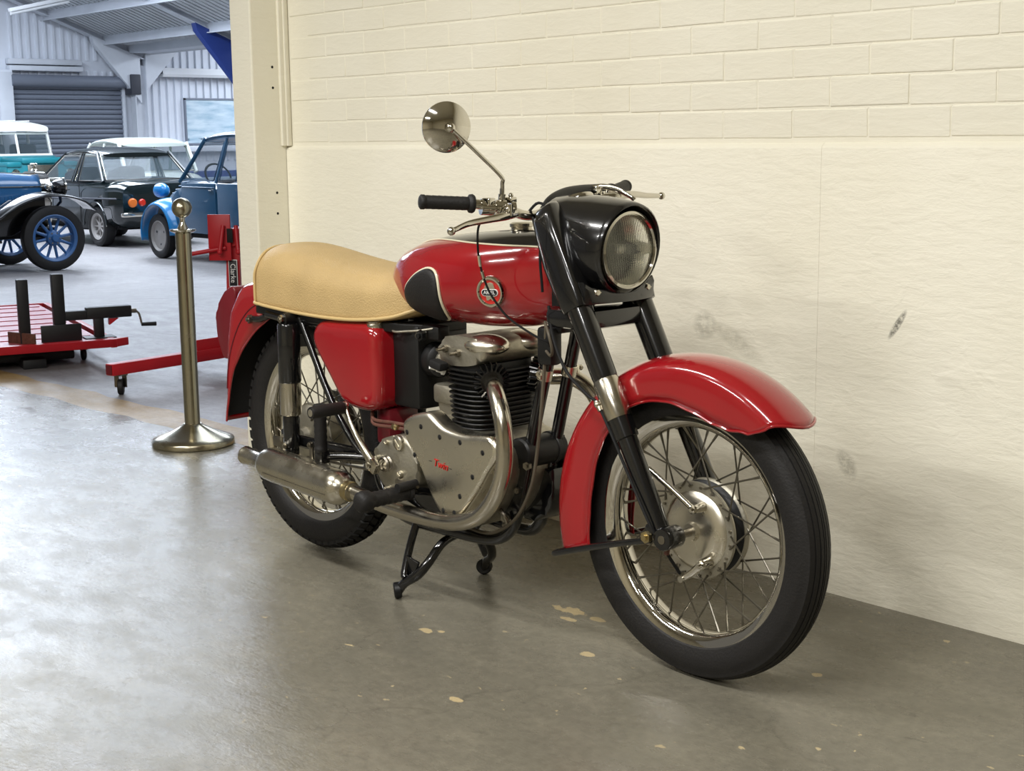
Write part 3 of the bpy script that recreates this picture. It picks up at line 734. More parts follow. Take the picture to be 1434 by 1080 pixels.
# ---- tank (surface function so that panel, pinstripe, knee pad and badge ride on it)
TL = [(-.285, .040, .045, .800), (-.262, .075, .070, .808), (-.23, .095, .085, .815), (-.16, .118, .102, .820), (-.08, .130, .112, .825), (.0, .136, .117, .829), (.06, .137, .120, .832), (.12, .131, .121, .836), (.17, .120, .120, .839), (.22, .103, .117, .842), (.26, .084, .112, .845), (.295, .062, .100, .849), (.318, .042, .080, .852), (.328, .025, .05, .854), (.332, .012, .02, .855)]
def tint(x):
    x = max(TL[0][0], min(TL[-1][0], x))
    for a, b_ in zip(TL, TL[1:]):
        if x <= b_[0]:
            t = (x-a[0])/(b_[0]-a[0]); return [a[i]+(b_[i]-a[i])*t for i in (1, 2, 3)]
def tsmooth(x):
    h = .018; acc = [0, 0, 0]
    for k in (-1, 0, 1):
        v = tint(x+k*h*(1 if -.24 < x < .29 else .15))
        for i in range(3): acc[i] += v[i]*(2 if k == 0 else 1)/4
    return acc
def tank_pt(x, ang, off=0.):
    hy, hz, zc = tsmooth(x); c, s = math.cos(ang), math.sin(ang)
    e = 2.5
    y = hy*math.copysign(abs(c)**(2/e), c); z = hz*math.copysign(abs(s)**(2/e), s)
    if z < 0: z *= .92; y *= 1-.10*(z/(hz*.92))**2
    if off:
        d1 = tank_pt(x, ang+.02)-tank_pt(x, ang-.02); d2 = tank_pt(x+.004, ang)-tank_pt(x-.004, ang); n_ = d2.cross(d1)
        if n_.length > 1e-12:
            n_.normalize()
            if n_.dot(Vector((0, y, z))) < 0: n_ = -n_
            return PZ(x, y, zc+z)+n_*off
    return PZ(x, y, zc+z)
xs = [TL[0][0]+(TL[-1][0]-TL[0][0])*(.5-.5*math.cos(PI*k/54)) for k in range(55)]
mb = MB(); mb.loft([[tank_pt(x, 2*PI*k/64+.0001) for k in range(64)] for x in xs]); tank = part(mb, 'fuel_tank', 'red', sharp=60)
# black crown panel and cream pinstripe
def crown_half(x): # half angle from the top as a function of x
    t = (x+.205)/(.325+.205); return .20+.62*math.sin(max(0., min(1., t))*PI*.62)**1.3 if 0 <= t <= 1 else .0
pan = []; l1 = []; l2 = []
for k in range(40):
    x = -.20+.515*k/39; h = crown_half(x)*1.0
    pan.append([tank_pt(x, PI/2+h*(2*j/16-1), .0012) for j in range(17)])
    l1.append(tank_pt(x, PI/2+h, .0012)); l2.append(tank_pt(x, PI/2-h, .0012))
mb = MB(); mb.loft(pan, False, False, closed=False); mb.build('crown_panel', 'black', tank, sharp=60)
MB().tube(l1+pan[-1][::-1][1:-1][0:0]+l2[::-1], .0022, 6, 1, closed=True).build('pinstripe', 'cream_line', tank)
# tank top strip and filler
mb = MB(); mb.loft([[tank_pt(x, PI/2+.13*(2*j/6-1)*(1 if x > .1 else .55), .0030) for j in range(7)] for x in [-.1+.40*k/24 for k in range(25)]], False, False, closed=False); mb.build('tank_strip', 'chrome', tank)
fc = tank_pt(.150, PI/2)
mb = MB(); mb.lathe([(0, .020), (.022, .0195), (.0265, .017), (.0285, .016), (.0285, .009), (.0255, .007), (.0255, .002), (.034, -.001), (.034, -.006), (0, -.006)], fc, (-.03, 0, 1), 36); mb.build('filler_cap', 'chrome_worn', tank)
# knee pads and badges on both sides
def on_side(x, z, s, off):
    """point on the tank side nearest to height z"""
    hy, hz, zc = tsmooth(x); v = max(-.999, min(.999, (z-zc)/(hz if z > zc else hz*.92))); e = 2.5
    ang = math.asin(math.copysign(abs(v)**(e/2), v)); a = ang if s > 0 else PI-ang
    return tank_pt(x, a, off)
PADO = smooth2([(-.150, .780), (-.143, .812), (-.105, .842), (-.055, .862), (-.022, .860), (-.006, .842), (.000, .808), (-.004, .766), (-.018, .744), (-.045, .738), (-.10, .748), (-.138, .760)], 5)
for s in (-1, 1):
    cx = sum(p[0] for p in PADO)/len(PADO); cz = sum(p[1] for p in PADO)/len(PADO)
    rg = []
    for (sc, off) in ((1., .0005), (.985, .007), (.93, .0105), (.80, .012), (.55, .0125), (.25, .0128)):
        rg.append([on_side(cx+(x-cx)*sc, cz+(z-cz)*sc, s, off) for x, z in PADO])
    MB().loft(rg, True, True).build('knee_pad', 'rubber', tank, sharp=60)
    MB().tube([on_side(cx+(x-cx)*1.02, cz+(z-cz)*1.02, s, .002) for x, z in PADO], .0034, 8, 1, closed=True).build('knee_pad_piping', 'cream_line', tank)
    bc = on_side(.172, .822, s, .0); nn_ = (on_side(.172, .822, s, .01)-bc).normalized(); ux = (Vector((-s, 0, 0))-nn_*nn_.dot(Vector((-s, 0, 0)))).normalized(); uz = nn_.cross(ux); uz = uz if uz.z > 0 else -uz
    def bp_(u, v, d): return bc+ux*u+uz*v+nn_*(d+.003)
    mb = MB(); mb.lathe([(.0285, .006), (.0310, .0085), (.0345, .0085), (.0375, .004), (.0380, -.008), (.0290, -.008)], bc+nn_*.003, nn_, 48, closed=True)
    bd = mb.build('tank_badge', 'chrome', tank)
    badge_parts = [(MB().lathe([(0, .0045), (.029, .0045), (.029, -.004)], bc+nn_*.003, nn_, 48), 'badge_red')]
    mb = MB(); mb.prism(smooth2([(-.013, .004), (-.0145, .010), (-.010, .017), (-.004, .0215), (.004, .023), (.010, .020), (.0135, .013), (.0125, .004)], 3), lambda u, v, d: bp_(u, v, d), .004, .0068, .0008, 2); badge_parts.append((mb, 'alloy'))
    mb = MB(); mb.prism([(-.0125, -.006), (-.010, -.015), (-.0105, -.020), (-.004, -.0195), (-.002, -.016), (.003, -.016), (.005, -.0205), (.010, -.020), (.0105, -.012), (.0125, -.006)], lambda u, v, d: bp_(u, v, d), .004, .0064, .0006, 2); badge_parts.append((mb, 'alloy'))
    def stad(hw, hh, n=10): return [(math.copysign(hw-hh, math.cos(a))+hh*math.cos(a), hh*math.sin(a)) for a in [PI*2*(k+.5)/(2*n) for k in range(2*n)]]
    mb = MB(); mb.prism(stad(.0225, .0085), lambda u, v, d: bp_(u, v-.001, d), .004, .0074, .0008, 2); badge_parts.append((mb, 'white_paint'))
    mb = MB(); mb.prism(stad(.0208, .0070), lambda u, v, d: bp_(u, v-.001, d), .004, .0080, .0005, 2); badge_parts.append((mb, 'badge_black'))
    for q, (m_, ma) in enumerate(badge_parts): m_.build('badge_enamel' if q == 0 else ('badge_horse' if q < 3 else 'badge_bar'), ma, bd)
    link('badge_lettering', text_mesh('ARIEL', .0118, lambda x, y, z: bp_(x*1.08*(-s if s > 0 else 1)*(1 if s < 0 else -1), y-.001, .0083+z)), 'white_paint', bd)

# ---- seat
SL = [(-.890, .108, .713, .858), (-.884, .119, .710, .873), (-.855, .126, .708, .884), (-.80, .130, .706, .889), (-.74, .132, .704, .889), (-.66, .133, .701, .881), (-.58, .134, .699, .869), (-.50, .134, .698, .858), (-.42, .133, .699, .850), (-.34, .130, .703, .844), (-.27, .122, .710, .841), (-.21, .111, .720, .843), (-.17, .098, .733, .846), (-.145, .085, .742, .842), (-.132, .07, .752, .828)]
def sring(x, hy, zb, zt, n=48, gr=0.):
    out = []; zc = zb+(zt-zb)*.42
    kx = .045*max(0, min(1, (-.62-x)/.24))**2
    for k in range(n):
        a = 2*PI*(k+.5)/n; c, s_ = math.cos(a), math.sin(a)
        if s_ >= 0: y = hy*math.copysign(abs(c)**(2/2.7), c)*(1-.03*s_); z = zc+(zt-zc)*abs(s_)**(2/2.7)
        else: y = hy*math.copysign(abs(c)**(2/9), c)*(1+.012*abs(s_)); z = zc-(zc-zb)*abs(s_)**(2/9)
        y *= 1+gr/hy; z += gr*s_
        out.append(PZ(x+kx*(y/.13)**2+.030*kx/.045*max(0, (z-.80)/.09), y, z))
    return out
mb = MB(); mb.loft([sring(*s_) for s_ in SL])
seat = part(mb, 'seat', 'seat_tan', sharp=62)
md = seat.modifiers.new('s', 'SUBSURF'); md.levels = 1; md.render_levels = 2
def seat_edge(s):
    return [PZ(x+.045*max(0, min(1, (-.62-x)/.24))**2*(hy/.13)**2, s*(hy+.003), zb+.010) for x, hy, zb, zt in SL[1:]]
MB().tube([PZ(-.888, 0, .722), PZ(-.880, -.06, .722)]+seat_edge(-1)+[PZ(-.128, 0, .770)]+seat_edge(1)[::-1]+[PZ(-.880, .06, .722)], .0048, 8, 3, closed=True).build('seat_piping', 'seat_piping', seat)
arc = sring(-.884, .119, .710, .873, 48, .0025)
MB().tube([arc[k % 48] for k in range(30, -7, -1)], .0042, 8, 2).build('rear_piping', 'seat_piping', seat)
mb = MB(); mb.prism([(-.86, -.11), (-.88, -.05), (-.88, .05), (-.86, .11), (-.5, .125), (-.2, .10), (-.14, .07), (-.14, -.07), (-.2, -.10), (-.5, -.125)], XY, .686, .712, .004); mb.build('seat_base', 'black_satin', seat)

# ---- rear mudguard with number plate
RC = [(40, .378), (70, .385), (90, .400), (108, .440), (116, .470), (123, .490), (134, .474), (143, .440), (152, .410), (160, .393), (166, .385), (174, .380), (181, .378)]
RE = [(40, .345), (90, .350), (105, .353), (116, .346), (131, .346), (146, .352), (155, .360), (170, .362), (178, .372), (181, .376)]
rings = []; eN = []; eF = []
for k in range(61):
    th = 40+(181-40)*k/60; a = math.radians(th); rc = lerp(RC, th)+.012; re = lerp(RE, th); prof = []
    w_ = .088
    for j in range(21):
        t = -1+2*j/20; q = abs(t)
        rs1 = max(re+.004, rc-.030)
        if q > .62: v = (1-q)/.38; r = re+(rs1-re)*v; y = w_
        else:
            ph = (q/.62)*PI/2; r = rs1+(rc-rs1)*math.cos(ph)**.8; y = w_*math.sin(ph)**.85
        prof.append(RA+Vector((r*math.cos(a), math.copysign(y, t), r*math.sin(a))))
    rings.append(prof); eN.append(prof[0]); eF.append(prof[-1])
mgr = shell(rings, 'red', 'rear_mudguard', bike)
liner(rings, RA, mgr)
MB().tube(eN, .003, 8, 1).build('edge_bead', 'red', mgr); MB().tube(eF, .003, 8, 1).build('edge_bead', 'red', mgr)
for s in (-1, 1):
    MB().tube([RA+Vector((r_*math.cos(math.radians(t_)), s*.0895, r_*math.sin(math.radians(t_)))) for t_, r_ in ((100, .392), (112, .405), (123, .412), (134, .408), (146, .397), (156, .385), (165, .374))], .0022, 6, 3).build('valance_seam', 'red_dark', mgr)
mb = MB(); mb.prism(smooth2([(-1.15, .515), (-1.165, .53), (-1.195, .60), (-1.190, .655), (-1.165, .695), (-1.120, .735), (-1.085, .74), (-1.08, .70), (-1.10, .60), (-1.115, .53)], 3), XZ, -.045, .045, .006); npl = mb.build('number_plate_box', 'red_dark', mgr)
MB().tube([PZ(-.80, -.092, .69), PZ(-.86, -.094, .668), PZ(-.90, -.096, .665)], .010, 10, 2).build('lifting_handle', 'black', mgr)
mb = MB(); hexbolt(mb, PZ(-.905, -.097, .664), (-.3, -1, 0), .013, .012); mb.build('handle_bolt', 'steel', mgr)
# ---- frame
mb = MB()
for s in (-1, 1):
    mb.tube([PZ(.322, s*.028, .80), PZ(.300, s*.036, .73), PZ(.262, s*.04, .60), PZ(.218, s*.042, .44), PZ(.178, s*.044, .29), PZ(.150, s*.05, .225), PZ(.09, s*.06, .195), PZ(-.05, s*.075, .192), PZ(-.22, s*.085, .20), PZ(-.30, s*.09, .26), PZ(-.33, s*.09, .33)], .0155, 14, 5)
mb.tube([PZ(.30, 0, .86), PZ(.05, 0, .79), PZ(-.25, 0, .72), PZ(-.30, 0, .70)], .018, 14, 4)
mb.tube([PZ(-.26, 0, .72), PZ(-.30, 0, .5), PZ(-.32, 0, .30)], .018, 14, 3)
for s in (-1, 1):
    mb.tube([PZ(-.22, s*.05, .712), PZ(-.45, s*.098, .692), PZ(-.66, s*.112, .682), PZ(-.80, s*.11, .688)], .012, 12, 4)
    mb.tube([PZ(-.628, s*.117, .692), PZ(-.50, s*.112, .478), PZ(-.405, s*.108, .372), PZ(-.35, s*.10, .33)], .0095, 12, 3)
    mb.box((-.645, s*.118, .672), (.05, .012, .05), .004)
part(mb, 'frame', 'black')
mb = MB()
for s in (-1, 1): mb.tube([PZ(-.33, s*.085, .335), PZ(-.45, s*.098, .338), PZ(-.60, s*.11, .34), PZ(-.715, s*.115, .341)], [.022, .02, .018, .017], 12, 3, flat=.7); mb.box((-.71, s*.115, .341), (.06, .014, .05), .006)
mb.cyl(PZ(-.33, -.11, .335), PZ(-.33, .11, .335), .026, 18); part(mb, 'swinging_arm', 'black')
for s in (-1, 1):
    mb = MB(); hexbolt(mb, PZ(-.71, s*.122, .341), (0, s, 0), .015, .012); part(mb, 'rear_axle_nut', 'chrome_worn')
    mb = MB(); mb.box((-.745, s*.118, .325), (.07, .01, .03), .003); part(mb, 'chain_adjuster', 'steel')
    mb = MB(); y = s*.142
    mb.lathe([(0, .0), (.028, 0), (.0315, .006), (.0315, .160), (.029, .166), (0, .166)], PZ(-.650, y, .512), (.01, 0, 1), 28); sh = part(mb, 'rear_shock', 'black')
    mb = MB(); mb.lathe([(0, 0), (.0275, 0), (.0300, .004), (.0300, .092), (0, .092)], PZ(-.6515, y, .421), (.01, 0, 1), 28); mb.build('shock_sleeve', 'chrome_worn', sh)
    mb = MB(); mb.lathe([(0, 0), (.019, 0), (.024, .010), (.024, .088), (.021, .10), (0, .10)], PZ(-.652, y, .326), (.01, 0, 1), 24); mb.box((-.652, y, .320), (.034, .03, .03), .006); mb.build('shock_lower', 'black', sh)
    mb = MB(); mb.cyl(PZ(-.648, y-s*.02, .690), PZ(-.648, y+s*.018, .690), .018, 16); mb.box((-.648, y, .682), (.03, .026, .03), .005); mb.build('shock_eye', 'black_satin', sh)
    mb = MB(); hexbolt(mb, PZ(-.648, y+s*.018, .692), (0, s, 0), .0115, .010); hexbolt(mb, PZ(-.652, y+s*.016, .336), (0, s, 0), .010, .010); mb.build('shock_bolt', 'chrome_worn', sh)
# rear hub, brake plate, sprocket and chain guard
mb = MB(); mb.lathe([(.02, -.05), (.03, -.048), (.036, -.040), (.09, -.036), (.092, -.032), (.088, -.028), (.06, -.024), (.06, .03), (.088, .036), (.092, .040), (.088, .044), (.03, .06), (.02, .06)], RA, (0, 1, 0), 48)
rh = part(mb, 'rear_hub', 'alloy_dull')
mb = MB(); mb.lathe([(0, -.075), (.02, -.075), (.026, -.058), (.06, -.056), (.078, -.050), (.086, -.042), (.086, -.036), (0, -.036)], RA, (0, 1, 0), 48); mb.build('rear_brake_plate', 'alloy_dull', rh)
mb = MB(); mb.lathe([(.05, .062), (.095, .062), (.098, .066), (.095, .070), (.05, .070)], RA, (0, 1, 0), 44); mb.build('sprocket', 'steel', rh)
mb = MB(); mb.tube([RA+PZ(.04, -.062, .05), RA+PZ(.10, -.068, .08), RA+PZ(.20, -.075, .10)], .004, 8, 2); mb.tube([RA+PZ(.02, -.066, -.06), RA+PZ(.20, -.09, -.045), RA+PZ(.46, -.10, -.03)], .0042, 8, 2); part(mb, 'rear_brake_rod', 'steel')
mb = MB()
rg = []
for (x, z) in ((-.74, .455), (-.60, .452), (-.45, .442), (-.34, .43)):
    rg.append([PZ(x, .058, z-.03), PZ(x, .058, z), PZ(x, .084, z), PZ(x, .084, z-.035), PZ(x, .081, z-.035), PZ(x, .081, z-.003), PZ(x, .061, z-.003), PZ(x, .061, z-.03)])
mb.loft(rg); part(mb, 'chain_guard', 'black')
mb = MB(); mb.tube([PZ(-.70, .066, .436), PZ(-.33, .066, .385)], .006, 6, 1, flat=.7); mb.tube([PZ(-.70, .066, .246), PZ(-.33, .066, .290)], .006, 6, 1, flat=.7); part(mb, 'chain', 'steel')

# ---- oil tank, battery box
OT = smooth2([(-.548, .640), (-.540, .676), (-.505, .698), (-.43, .703), (-.34, .706), (-.285, .704), (-.258, .680), (-.252, .62), (-.252, .54), (-.262, .495), (-.30, .474), (-.36, .472), (-.41, .482), (-.436, .50), (-.48, .55), (-.525, .60)], 3)
mb = MB(); mb.pill(OT, XZ, -.035, -.142, .030, 6); ot = part(mb, 'oil_tank', 'red', sharp=60)
mb = MB(); mb.lathe([(0, .013), (.020, .0125), (.0235, .010), (.0245, .004), (.0245, -.008), (.020, -.016)], PZ(-.292, -.108, .702), (.05, -.35, 1), 28); oc = mb.build('oil_filler_cap', 'chrome_worn', ot)
mb = MB(); mb.lathe([(0, .0145), (.018, .0138), (.0185, .0125)], PZ(-.292, -.108, .702), (.05, -.35, 1), 24); mb.build('cap_label', 'alloy_dull', oc)
for (z_, x_) in ((.63, -.245), (.54, -.243)):
    mb = MB(); hexbolt(mb, PZ(x_, -.06, z_), (1, 0, 0), .010, .012); mb.build('tank_bolt', 'steel', ot)
part(MB().box((-.205, .0, .60), (.11, .17, .22), .012), 'battery_box', 'black_satin')
part(MB().box((-.40, .09, .585), (.27, .09, .21), .03, seg=4), 'toolbox', 'red')
part(MB().box((-.30, -.04, .43), (.06, .10, .10), .01), 'oil_tank_bracket', 'red_dark')
mb = MB()
for z_ in (.452, .440): mb.tube([PZ(-.33, -.10, z_+.02), PZ(-.30, -.118, z_), PZ(-.22, -.12, z_+.003), PZ(-.16, -.11, z_+.002)], .0048, 8, 4)
part(mb, 'oil_pipe', 'rust')
mb = MB(); mb.lathe([(0, 0), (.008, 0), (.0095, .003), (.0095, .012), (.007, .014), (.007, .022), (0, .022)], PZ(-.215, -.12, .446), (1, 0, 0), 10); part(mb, 'oil_union', 'brassy')
# nuts under tank and a wire
mb = MB(); hexbolt(mb, PZ(-.125, -.09, .688), (.1, -1, 0), .0135, .012); mb.box((-.11, -.06, .695), (.07, .04, .035), .006); part(mb, 'head_steady', 'black_satin')
mb = MB(); hexbolt(mb, PZ(-.128, -.083, .688), (.1, -1, 0), .0145, .016); part(mb, 'steady_bolt', 'chrome_worn')
part(MB().tube([PZ(-.25, -.09, .695), PZ(-.22, -.105, .690), PZ(-.18, -.10, .694), PZ(-.13, -.09, .70), PZ(-.08, -.07, .71)], .003, 8, 4), 'wiring', 'alloy_dull')

# ---- engine
eng = part(MB().prism(smooth2([(-.095, .44), (-.09, .475), (-.04, .49), (.06, .475), (.14, .47), (.195, .44), (.205, .38), (.17, .30), (.11, .245), (.05, .228), (-.01, .24), (-.05, .29), (-.08, .36)], 3), XZ, -.118, .095, .014, 3), 'crankcase', 'alloy_dull')
TC = smooth2([(-.127, .455), (-.124, .478), (-.095, .497), (-.035, .512), (-.012, .508), (.012, .494), (.045, .481), (.11, .477), (.17, .484), (.203, .484), (.226, .464), (.224, .432), (.190, .390), (.157, .343), (.118, .298), (.092, .270), (.060, .260), (.026, .260), (.004, .273), (-.028, .312), (-.068, .376), (-.112, .424)], 3)
mb = MB(); mb.pill(TC, XZ, -.116, -.1615, .0145, 6)
tc = mb.build('timing_cover', 'alloy', eng, sharp=60)
for (x, z) in ((-.050, .474), (.022, .458), (.098, .456), (.180, .443), (.142, .378), (.094, .322), (.030, .275), (.072, .277), (-.078, .398), (-.106, .452)):
    mb = MB(); mb.lathe([(0, .0012), (.0036, .001), (.0052, .0)], PZ(x, -.1618, z), (0, -1, 0), 14); mb.lathe([(.0052, .0008), (.0065, .0004), (.0066, 0)], PZ(x, -.1620, z), (0, -1, 0), 14); mb.box((x, -.1632, z), (.0075, .001, .0016), rot=Matrix.Rotation(random.uniform(0, 3), 3, 'Y')); mb.build('cover_screw', 'inner_black', eng)
link('twin_lettering', text_mesh('Twin', .027, lambda x, y, z: PZ(.024+x, -.1628-z, .389+y-.10*x), shear=.25), 'twin_red', eng)
mb = MB()
for (x0, x1) in ((-.020, -.010), (.058, .066)): mb.box(((x0+x1)/2, -.1623, .389-.1*((x0+x1)/2-.024)), (x1-x0, .001, .0012))
mb.build('twin_dashes', 'inner_black', eng)
# gearbox
GB = smooth2([(-.285, .335), (-.282, .37), (-.258, .402), (-.215, .421), (-.165, .43), (-.115, .40), (-.10, .35), (-.11, .305), (-.15, .278), (-.205, .270), (-.255, .288)], 3)
mb = MB(); mb.prism(GB, XZ, -.135, .06, .012, 3); gb = part(mb, 'gearbox', 'alloy_dull')
for (x, z, r) in ((-.172, .411, .019), (-.168, .330, .009), (-.262, .36, .006), (-.272, .325, .006), (-.225, .283, .006), (-.222, .405, .006)):
    mb = MB(); mb.lathe([(0, .010), (r*.82, .0095), (r, .007), (r*1.02, -.002)], PZ(x, -.135, z), (0, -1, 0), 20); mb.box((x, -.1455, z), (r*1.3, .0015, r*.18), rot=Matrix.Rotation(.7, 3, 'Y')); mb.build('gearbox_plug', 'alloy', gb)
mb = MB()
for k in range(2): mb.lathe([(.014, .0), (.0175, .004), (.021, .0), (.0175, -.004)], PZ(-.212, -.145-k*.012, .352), (0, -1, 0), 24, closed=True)
mb.build('return_spring', 'steel', gb)
# kick start and gear lever
mb = MB(); mb.cyl(PZ(-.222, -.135, .345), PZ(-.222, -.186, .345), .010, 14); mb.box((-.232, -.176, .350), (.045, .022, .034), .007, rot=Matrix.Rotation(.55, 3, 'Y')); mb.tube([PZ(-.232, -.178, .352), PZ(-.262, -.180, .385), PZ(-.298, -.180, .420), PZ(-.330, -.178, .458), PZ(-.349, -.176, .487)], [.014, .0115, .0095, .0085, .0095], 12, 5, flat=.75); mb.sphere(PZ(-.349, -.176, .490), .012, 14, 10)
ks = part(mb, 'kick_start_lever', 'chrome_worn')
mb = MB(); mb.lathe([(0, 0), (.0145, 0), (.0165, .004), (.0165, .1), (.0145, .104), (.008, .104), (0, .104)], PZ(-.349, -.180, .486), (0, -1, -.01), 20); mb.build('kick_start_rubber', 'rubber', ks)
mb = MB(); mb.lathe([(0, .002), (.0095, .001), (.0105, -.003)], PZ(-.349, -.284, .485), (0, -1, 0), 16); mb.build('kick_start_end', 'alloy', ks)
mb = MB(); hexbolt(mb, PZ(-.237, -.185, .349), (0, -1, 0), .009, .006); mb.build('cotter_nut', 'chrome', ks)
mb = MB(); mb.cyl(PZ(-.166, -.135, .312), PZ(-.166, -.150, .312), .010, 12); mb.tube([PZ(-.166, -.150, .312), PZ(-.13, -.154, .316), PZ(-.075, -.156, .318)], .007, 10, 3, flat=.7); gl = part(mb, 'gear_lever', 'steel')
MB().cyl(PZ(-.086, -.152, .322), PZ(-.086, -.212, .320), .0115, 14).build('gear_lever_rubber', 'rubber', gl)
# footrests
for s in (-1, 1):
    mb = MB(); mb.tube([PZ(-.10, s*.09, .285), PZ(-.10, s*.155, .300), PZ(-.10, s*.30, .300)], .010, 12, 2); fr_ = part(mb, 'footrest', 'black')
    mb = MB(); pr = [(0, 0), (.0165, 0), (.0215, .004), (.0205, .012)]
    for k in range(6): pr += [(.0190, .014+k*.018), (.0205, .020+k*.018), (.0190, .026+k*.018)]
    pr += [(.0200, .126), (.026, .132), (.028, .145), (.026, .160), (.018, .167), (0, .168)]
    mb.lathe(pr, PZ(-.10, s*.158, .300), (0, s, 0), 24); mb.build('footrest_rubber', 'rubber', fr_, sharp=50)
    mb = MB(); mb.lathe([(0, 0), (.016, 0), (.018, .004), (.018, .012)]+[q for k in range(6) for q in ((.0165, .014+k*.017), (.0178, .022+k*.017))]+[(.018, .12), (.0185, .126), (.016, .13), (0, .13)], PZ(-.468, s*.172, .348), (0, 0, 1), 20); pf = part(mb, 'pillion_footrest', 'rubber', sharp=50)
    mb = MB(); mb.box((-.47, s*.168, .335), (.035, .03, .04), .006); mb.tube([PZ(-.47, s*.165, .332), PZ(-.42, s*.13, .336), PZ(-.36, s*.105, .338)], .010, 10, 2); mb.build('pillion_bracket', 'black', pf)
    mb = MB(); hexbolt(mb, PZ(-.505, s*.178, .362), (0, s, 0), .009, .008); mb.box((-.505, s*.178, .325), (.016, .006, .09), .002); mb.build('silencer_bracket', 'steel', pf)
# cylinder block: each fin a piece
def fin_ring(x0, hx, hy, z, e=3.4, n=40): return [PZ(x0+a, b_, z) for a, b_ in superell(hx, hy, n, e)]
mb = MB(); mb.loft([fin_ring(.045, .058, .096, .425), fin_ring(.045, .058, .096, .60)]); cb = part(mb, 'cylinder_block', 'black_satin')
NF = 11
for k in range(NF):
    z = .452+k*.0118; t = k/(NF-1); hx = .068+.010*t; hy = .106+.008*t
    mb = MB(); mb.loft([fin_ring(.045, hx, hy, z), fin_ring(.045, hx+.001, hy+.001, z+.0016), fin_ring(.045, hx, hy, z+.0034)]); mb.build('cooling_fin', 'black_satin', cb)
mb = MB(); mb.box((.045, 0, .434), (.15, .215, .014), .004); mb.build('block_flange', 'black_satin', cb)
for (x, y) in ((-.012, -.108), (.03, -.116), (.075, -.116), (.112, -.1)):
    mb = MB(); hexbolt(mb, PZ(x, y, .441), (0, 0, 1), .0075, .008); mb.build('base_nut', 'chrome_worn', cb)
# head with horizontal fins and radiating exhaust collars
mb = MB(); mb.loft([fin_ring(.045, .06, .10, .585), fin_ring(.045, .058, .098, .635)]); hd = part(mb, 'cylinder_head', 'black_satin')
for k in range(4):
    z = .585+k*.011; mb = MB(); mb.loft([fin_ring(.045, .080, .115, z), fin_ring(.045, .080, .115, z+.0035)]); mb.build('head_fin', 'black_satin', hd)
def port(s): return PZ(.118, s*.075, .597), Vector((.80, s*.52, -.15)).normalized()
for s in (-1, 1):
    p0, d0 = port(s)
    mb = MB(); mb.lathe([(0, 0), (.029, 0), (.029, .02), (0, .02)], p0-d0*.012, d0, 24)
    u = d0.orthogonal().normalized(); v = d0.cross(u)
    for k in range(20):
        a = 2*PI*k/20; dr = u*math.cos(a)+v*math.sin(a); tg = d0.cross(dr)
        q = [p0+dr*.027-d0*.010+tg*.0018, p0+dr*.046-d0*.012+tg*.0014, p0+dr*.044+d0*.008+tg*.0014, p0+dr*.027+d0*.012+tg*.0018]
        mb.loft([q, [w_-tg*.0034 for w_ in q]])
    mb.build('port_fins', 'black', hd)
for (x, y) in ((-.045, -.112), (-.035, -.118)):
    mb = MB(); mb.lathe([(0, .04), (.006, .04), (.006, .022), (.0085, .02), (.0085, .008), (.012, .006), (.012, 0)], PZ(-.028, -.10, .61), (-.4, -1, .35), 10); mb.build('spark_plug', 'white_paint', hd); break
mb = MB(); mb.box((-.02, -.125, .628), (.045, .03, .022), .006, rot=Matrix.Rotation(.2, 3, 'Y')); mb.build('plug_cap', 'inner_black', hd)
# rocker box
RB = smooth2([(-.042, .630), (-.045, .668), (-.032, .692), (.02, .702), (.08, .702), (.118, .694), (.126, .67), (.112, .648), (.085, .635), (.03, .628)], 3)
mb = MB(); mb.prism(RB, XZ, -.105, .105, .016, 4); rb = part(mb, 'rocker_box', 'alloy_dull', sharp=50)
for s in (-1, 1):
    mb = MB(); mb.sphere((.088, s*.062, .682), 1, 28, 14, (.064, .052, .026)); mb.build('rocker_cover', 'alloy', rb)
    for (x, z) in ((-.015, .667), (.032, .660)):
        mb = MB(); hexbolt(mb, PZ(x, s*.104, z), (0, s, 0), .0095, .009); mb.lathe([(0, .02), (.004, .02), (.004, 0)], PZ(x, s*.115, z), (0, s, 0), 8); mb.build('rocker_nut', 'steel', rb)
# carburettor with bell shaped air cleaner, magneto, dynamo
mb = MB(); mb.cyl(PZ(-.04, 0, .64), PZ(-.13, 0, .625), .026, 18); mb.lathe([(0, 0), (.022, 0), (.024, .01), (.024, .08), (.02, .085), (0, .085)], PZ(-.105, 0, .575), (0, 0, 1), 18); part(mb, 'carburettor', 'alloy_dull')
mb = MB(); mb.lathe([(0, .05), (.03, .05), (.042, .042), (.046, .026), (.046, -.02), (.040, -.028), (0, -.028)], PZ(-.150, -.030, .618), (1, -.25, .05), 28); part(mb, 'air_cleaner', 'black_satin')
mb = MB(); mb.lathe([(0, 0), (.022, 0), (.026, .004), (.026, .012), (.021, .014), (.021, .026), (.024, .028), (.024, .036), (0, .036)], PZ(-.100, -.042, .622), (1, -.25, .05), 18); part(mb, 'intake_stub', 'alloy_dull')
mb = MB(); mb.lathe([(0, .020), (.034, .020), (.038, .015), (.038, -.07), (0, -.07)], PZ(-.068, -.04, .512), (0, -1, 0), 24); mb.box((-.075, -.03, .54), (.08, .08, .05), .01); part(mb, 'magneto', 'alloy_dull')
mb = MB(); mb.lathe([(0, .045), (.034, .045), (.038, .04), (.038, -.085), (.034, -.09), (0, -.09)], PZ(.205, .02, .430), (0, 1, 0), 28); mb.lathe([(.039, .010), (.041, .012), (.041, .022), (.039, .024)], PZ(.205, .02, .430), (0, 1, 0), 28); part(mb, 'dynamo', 'black_satin')
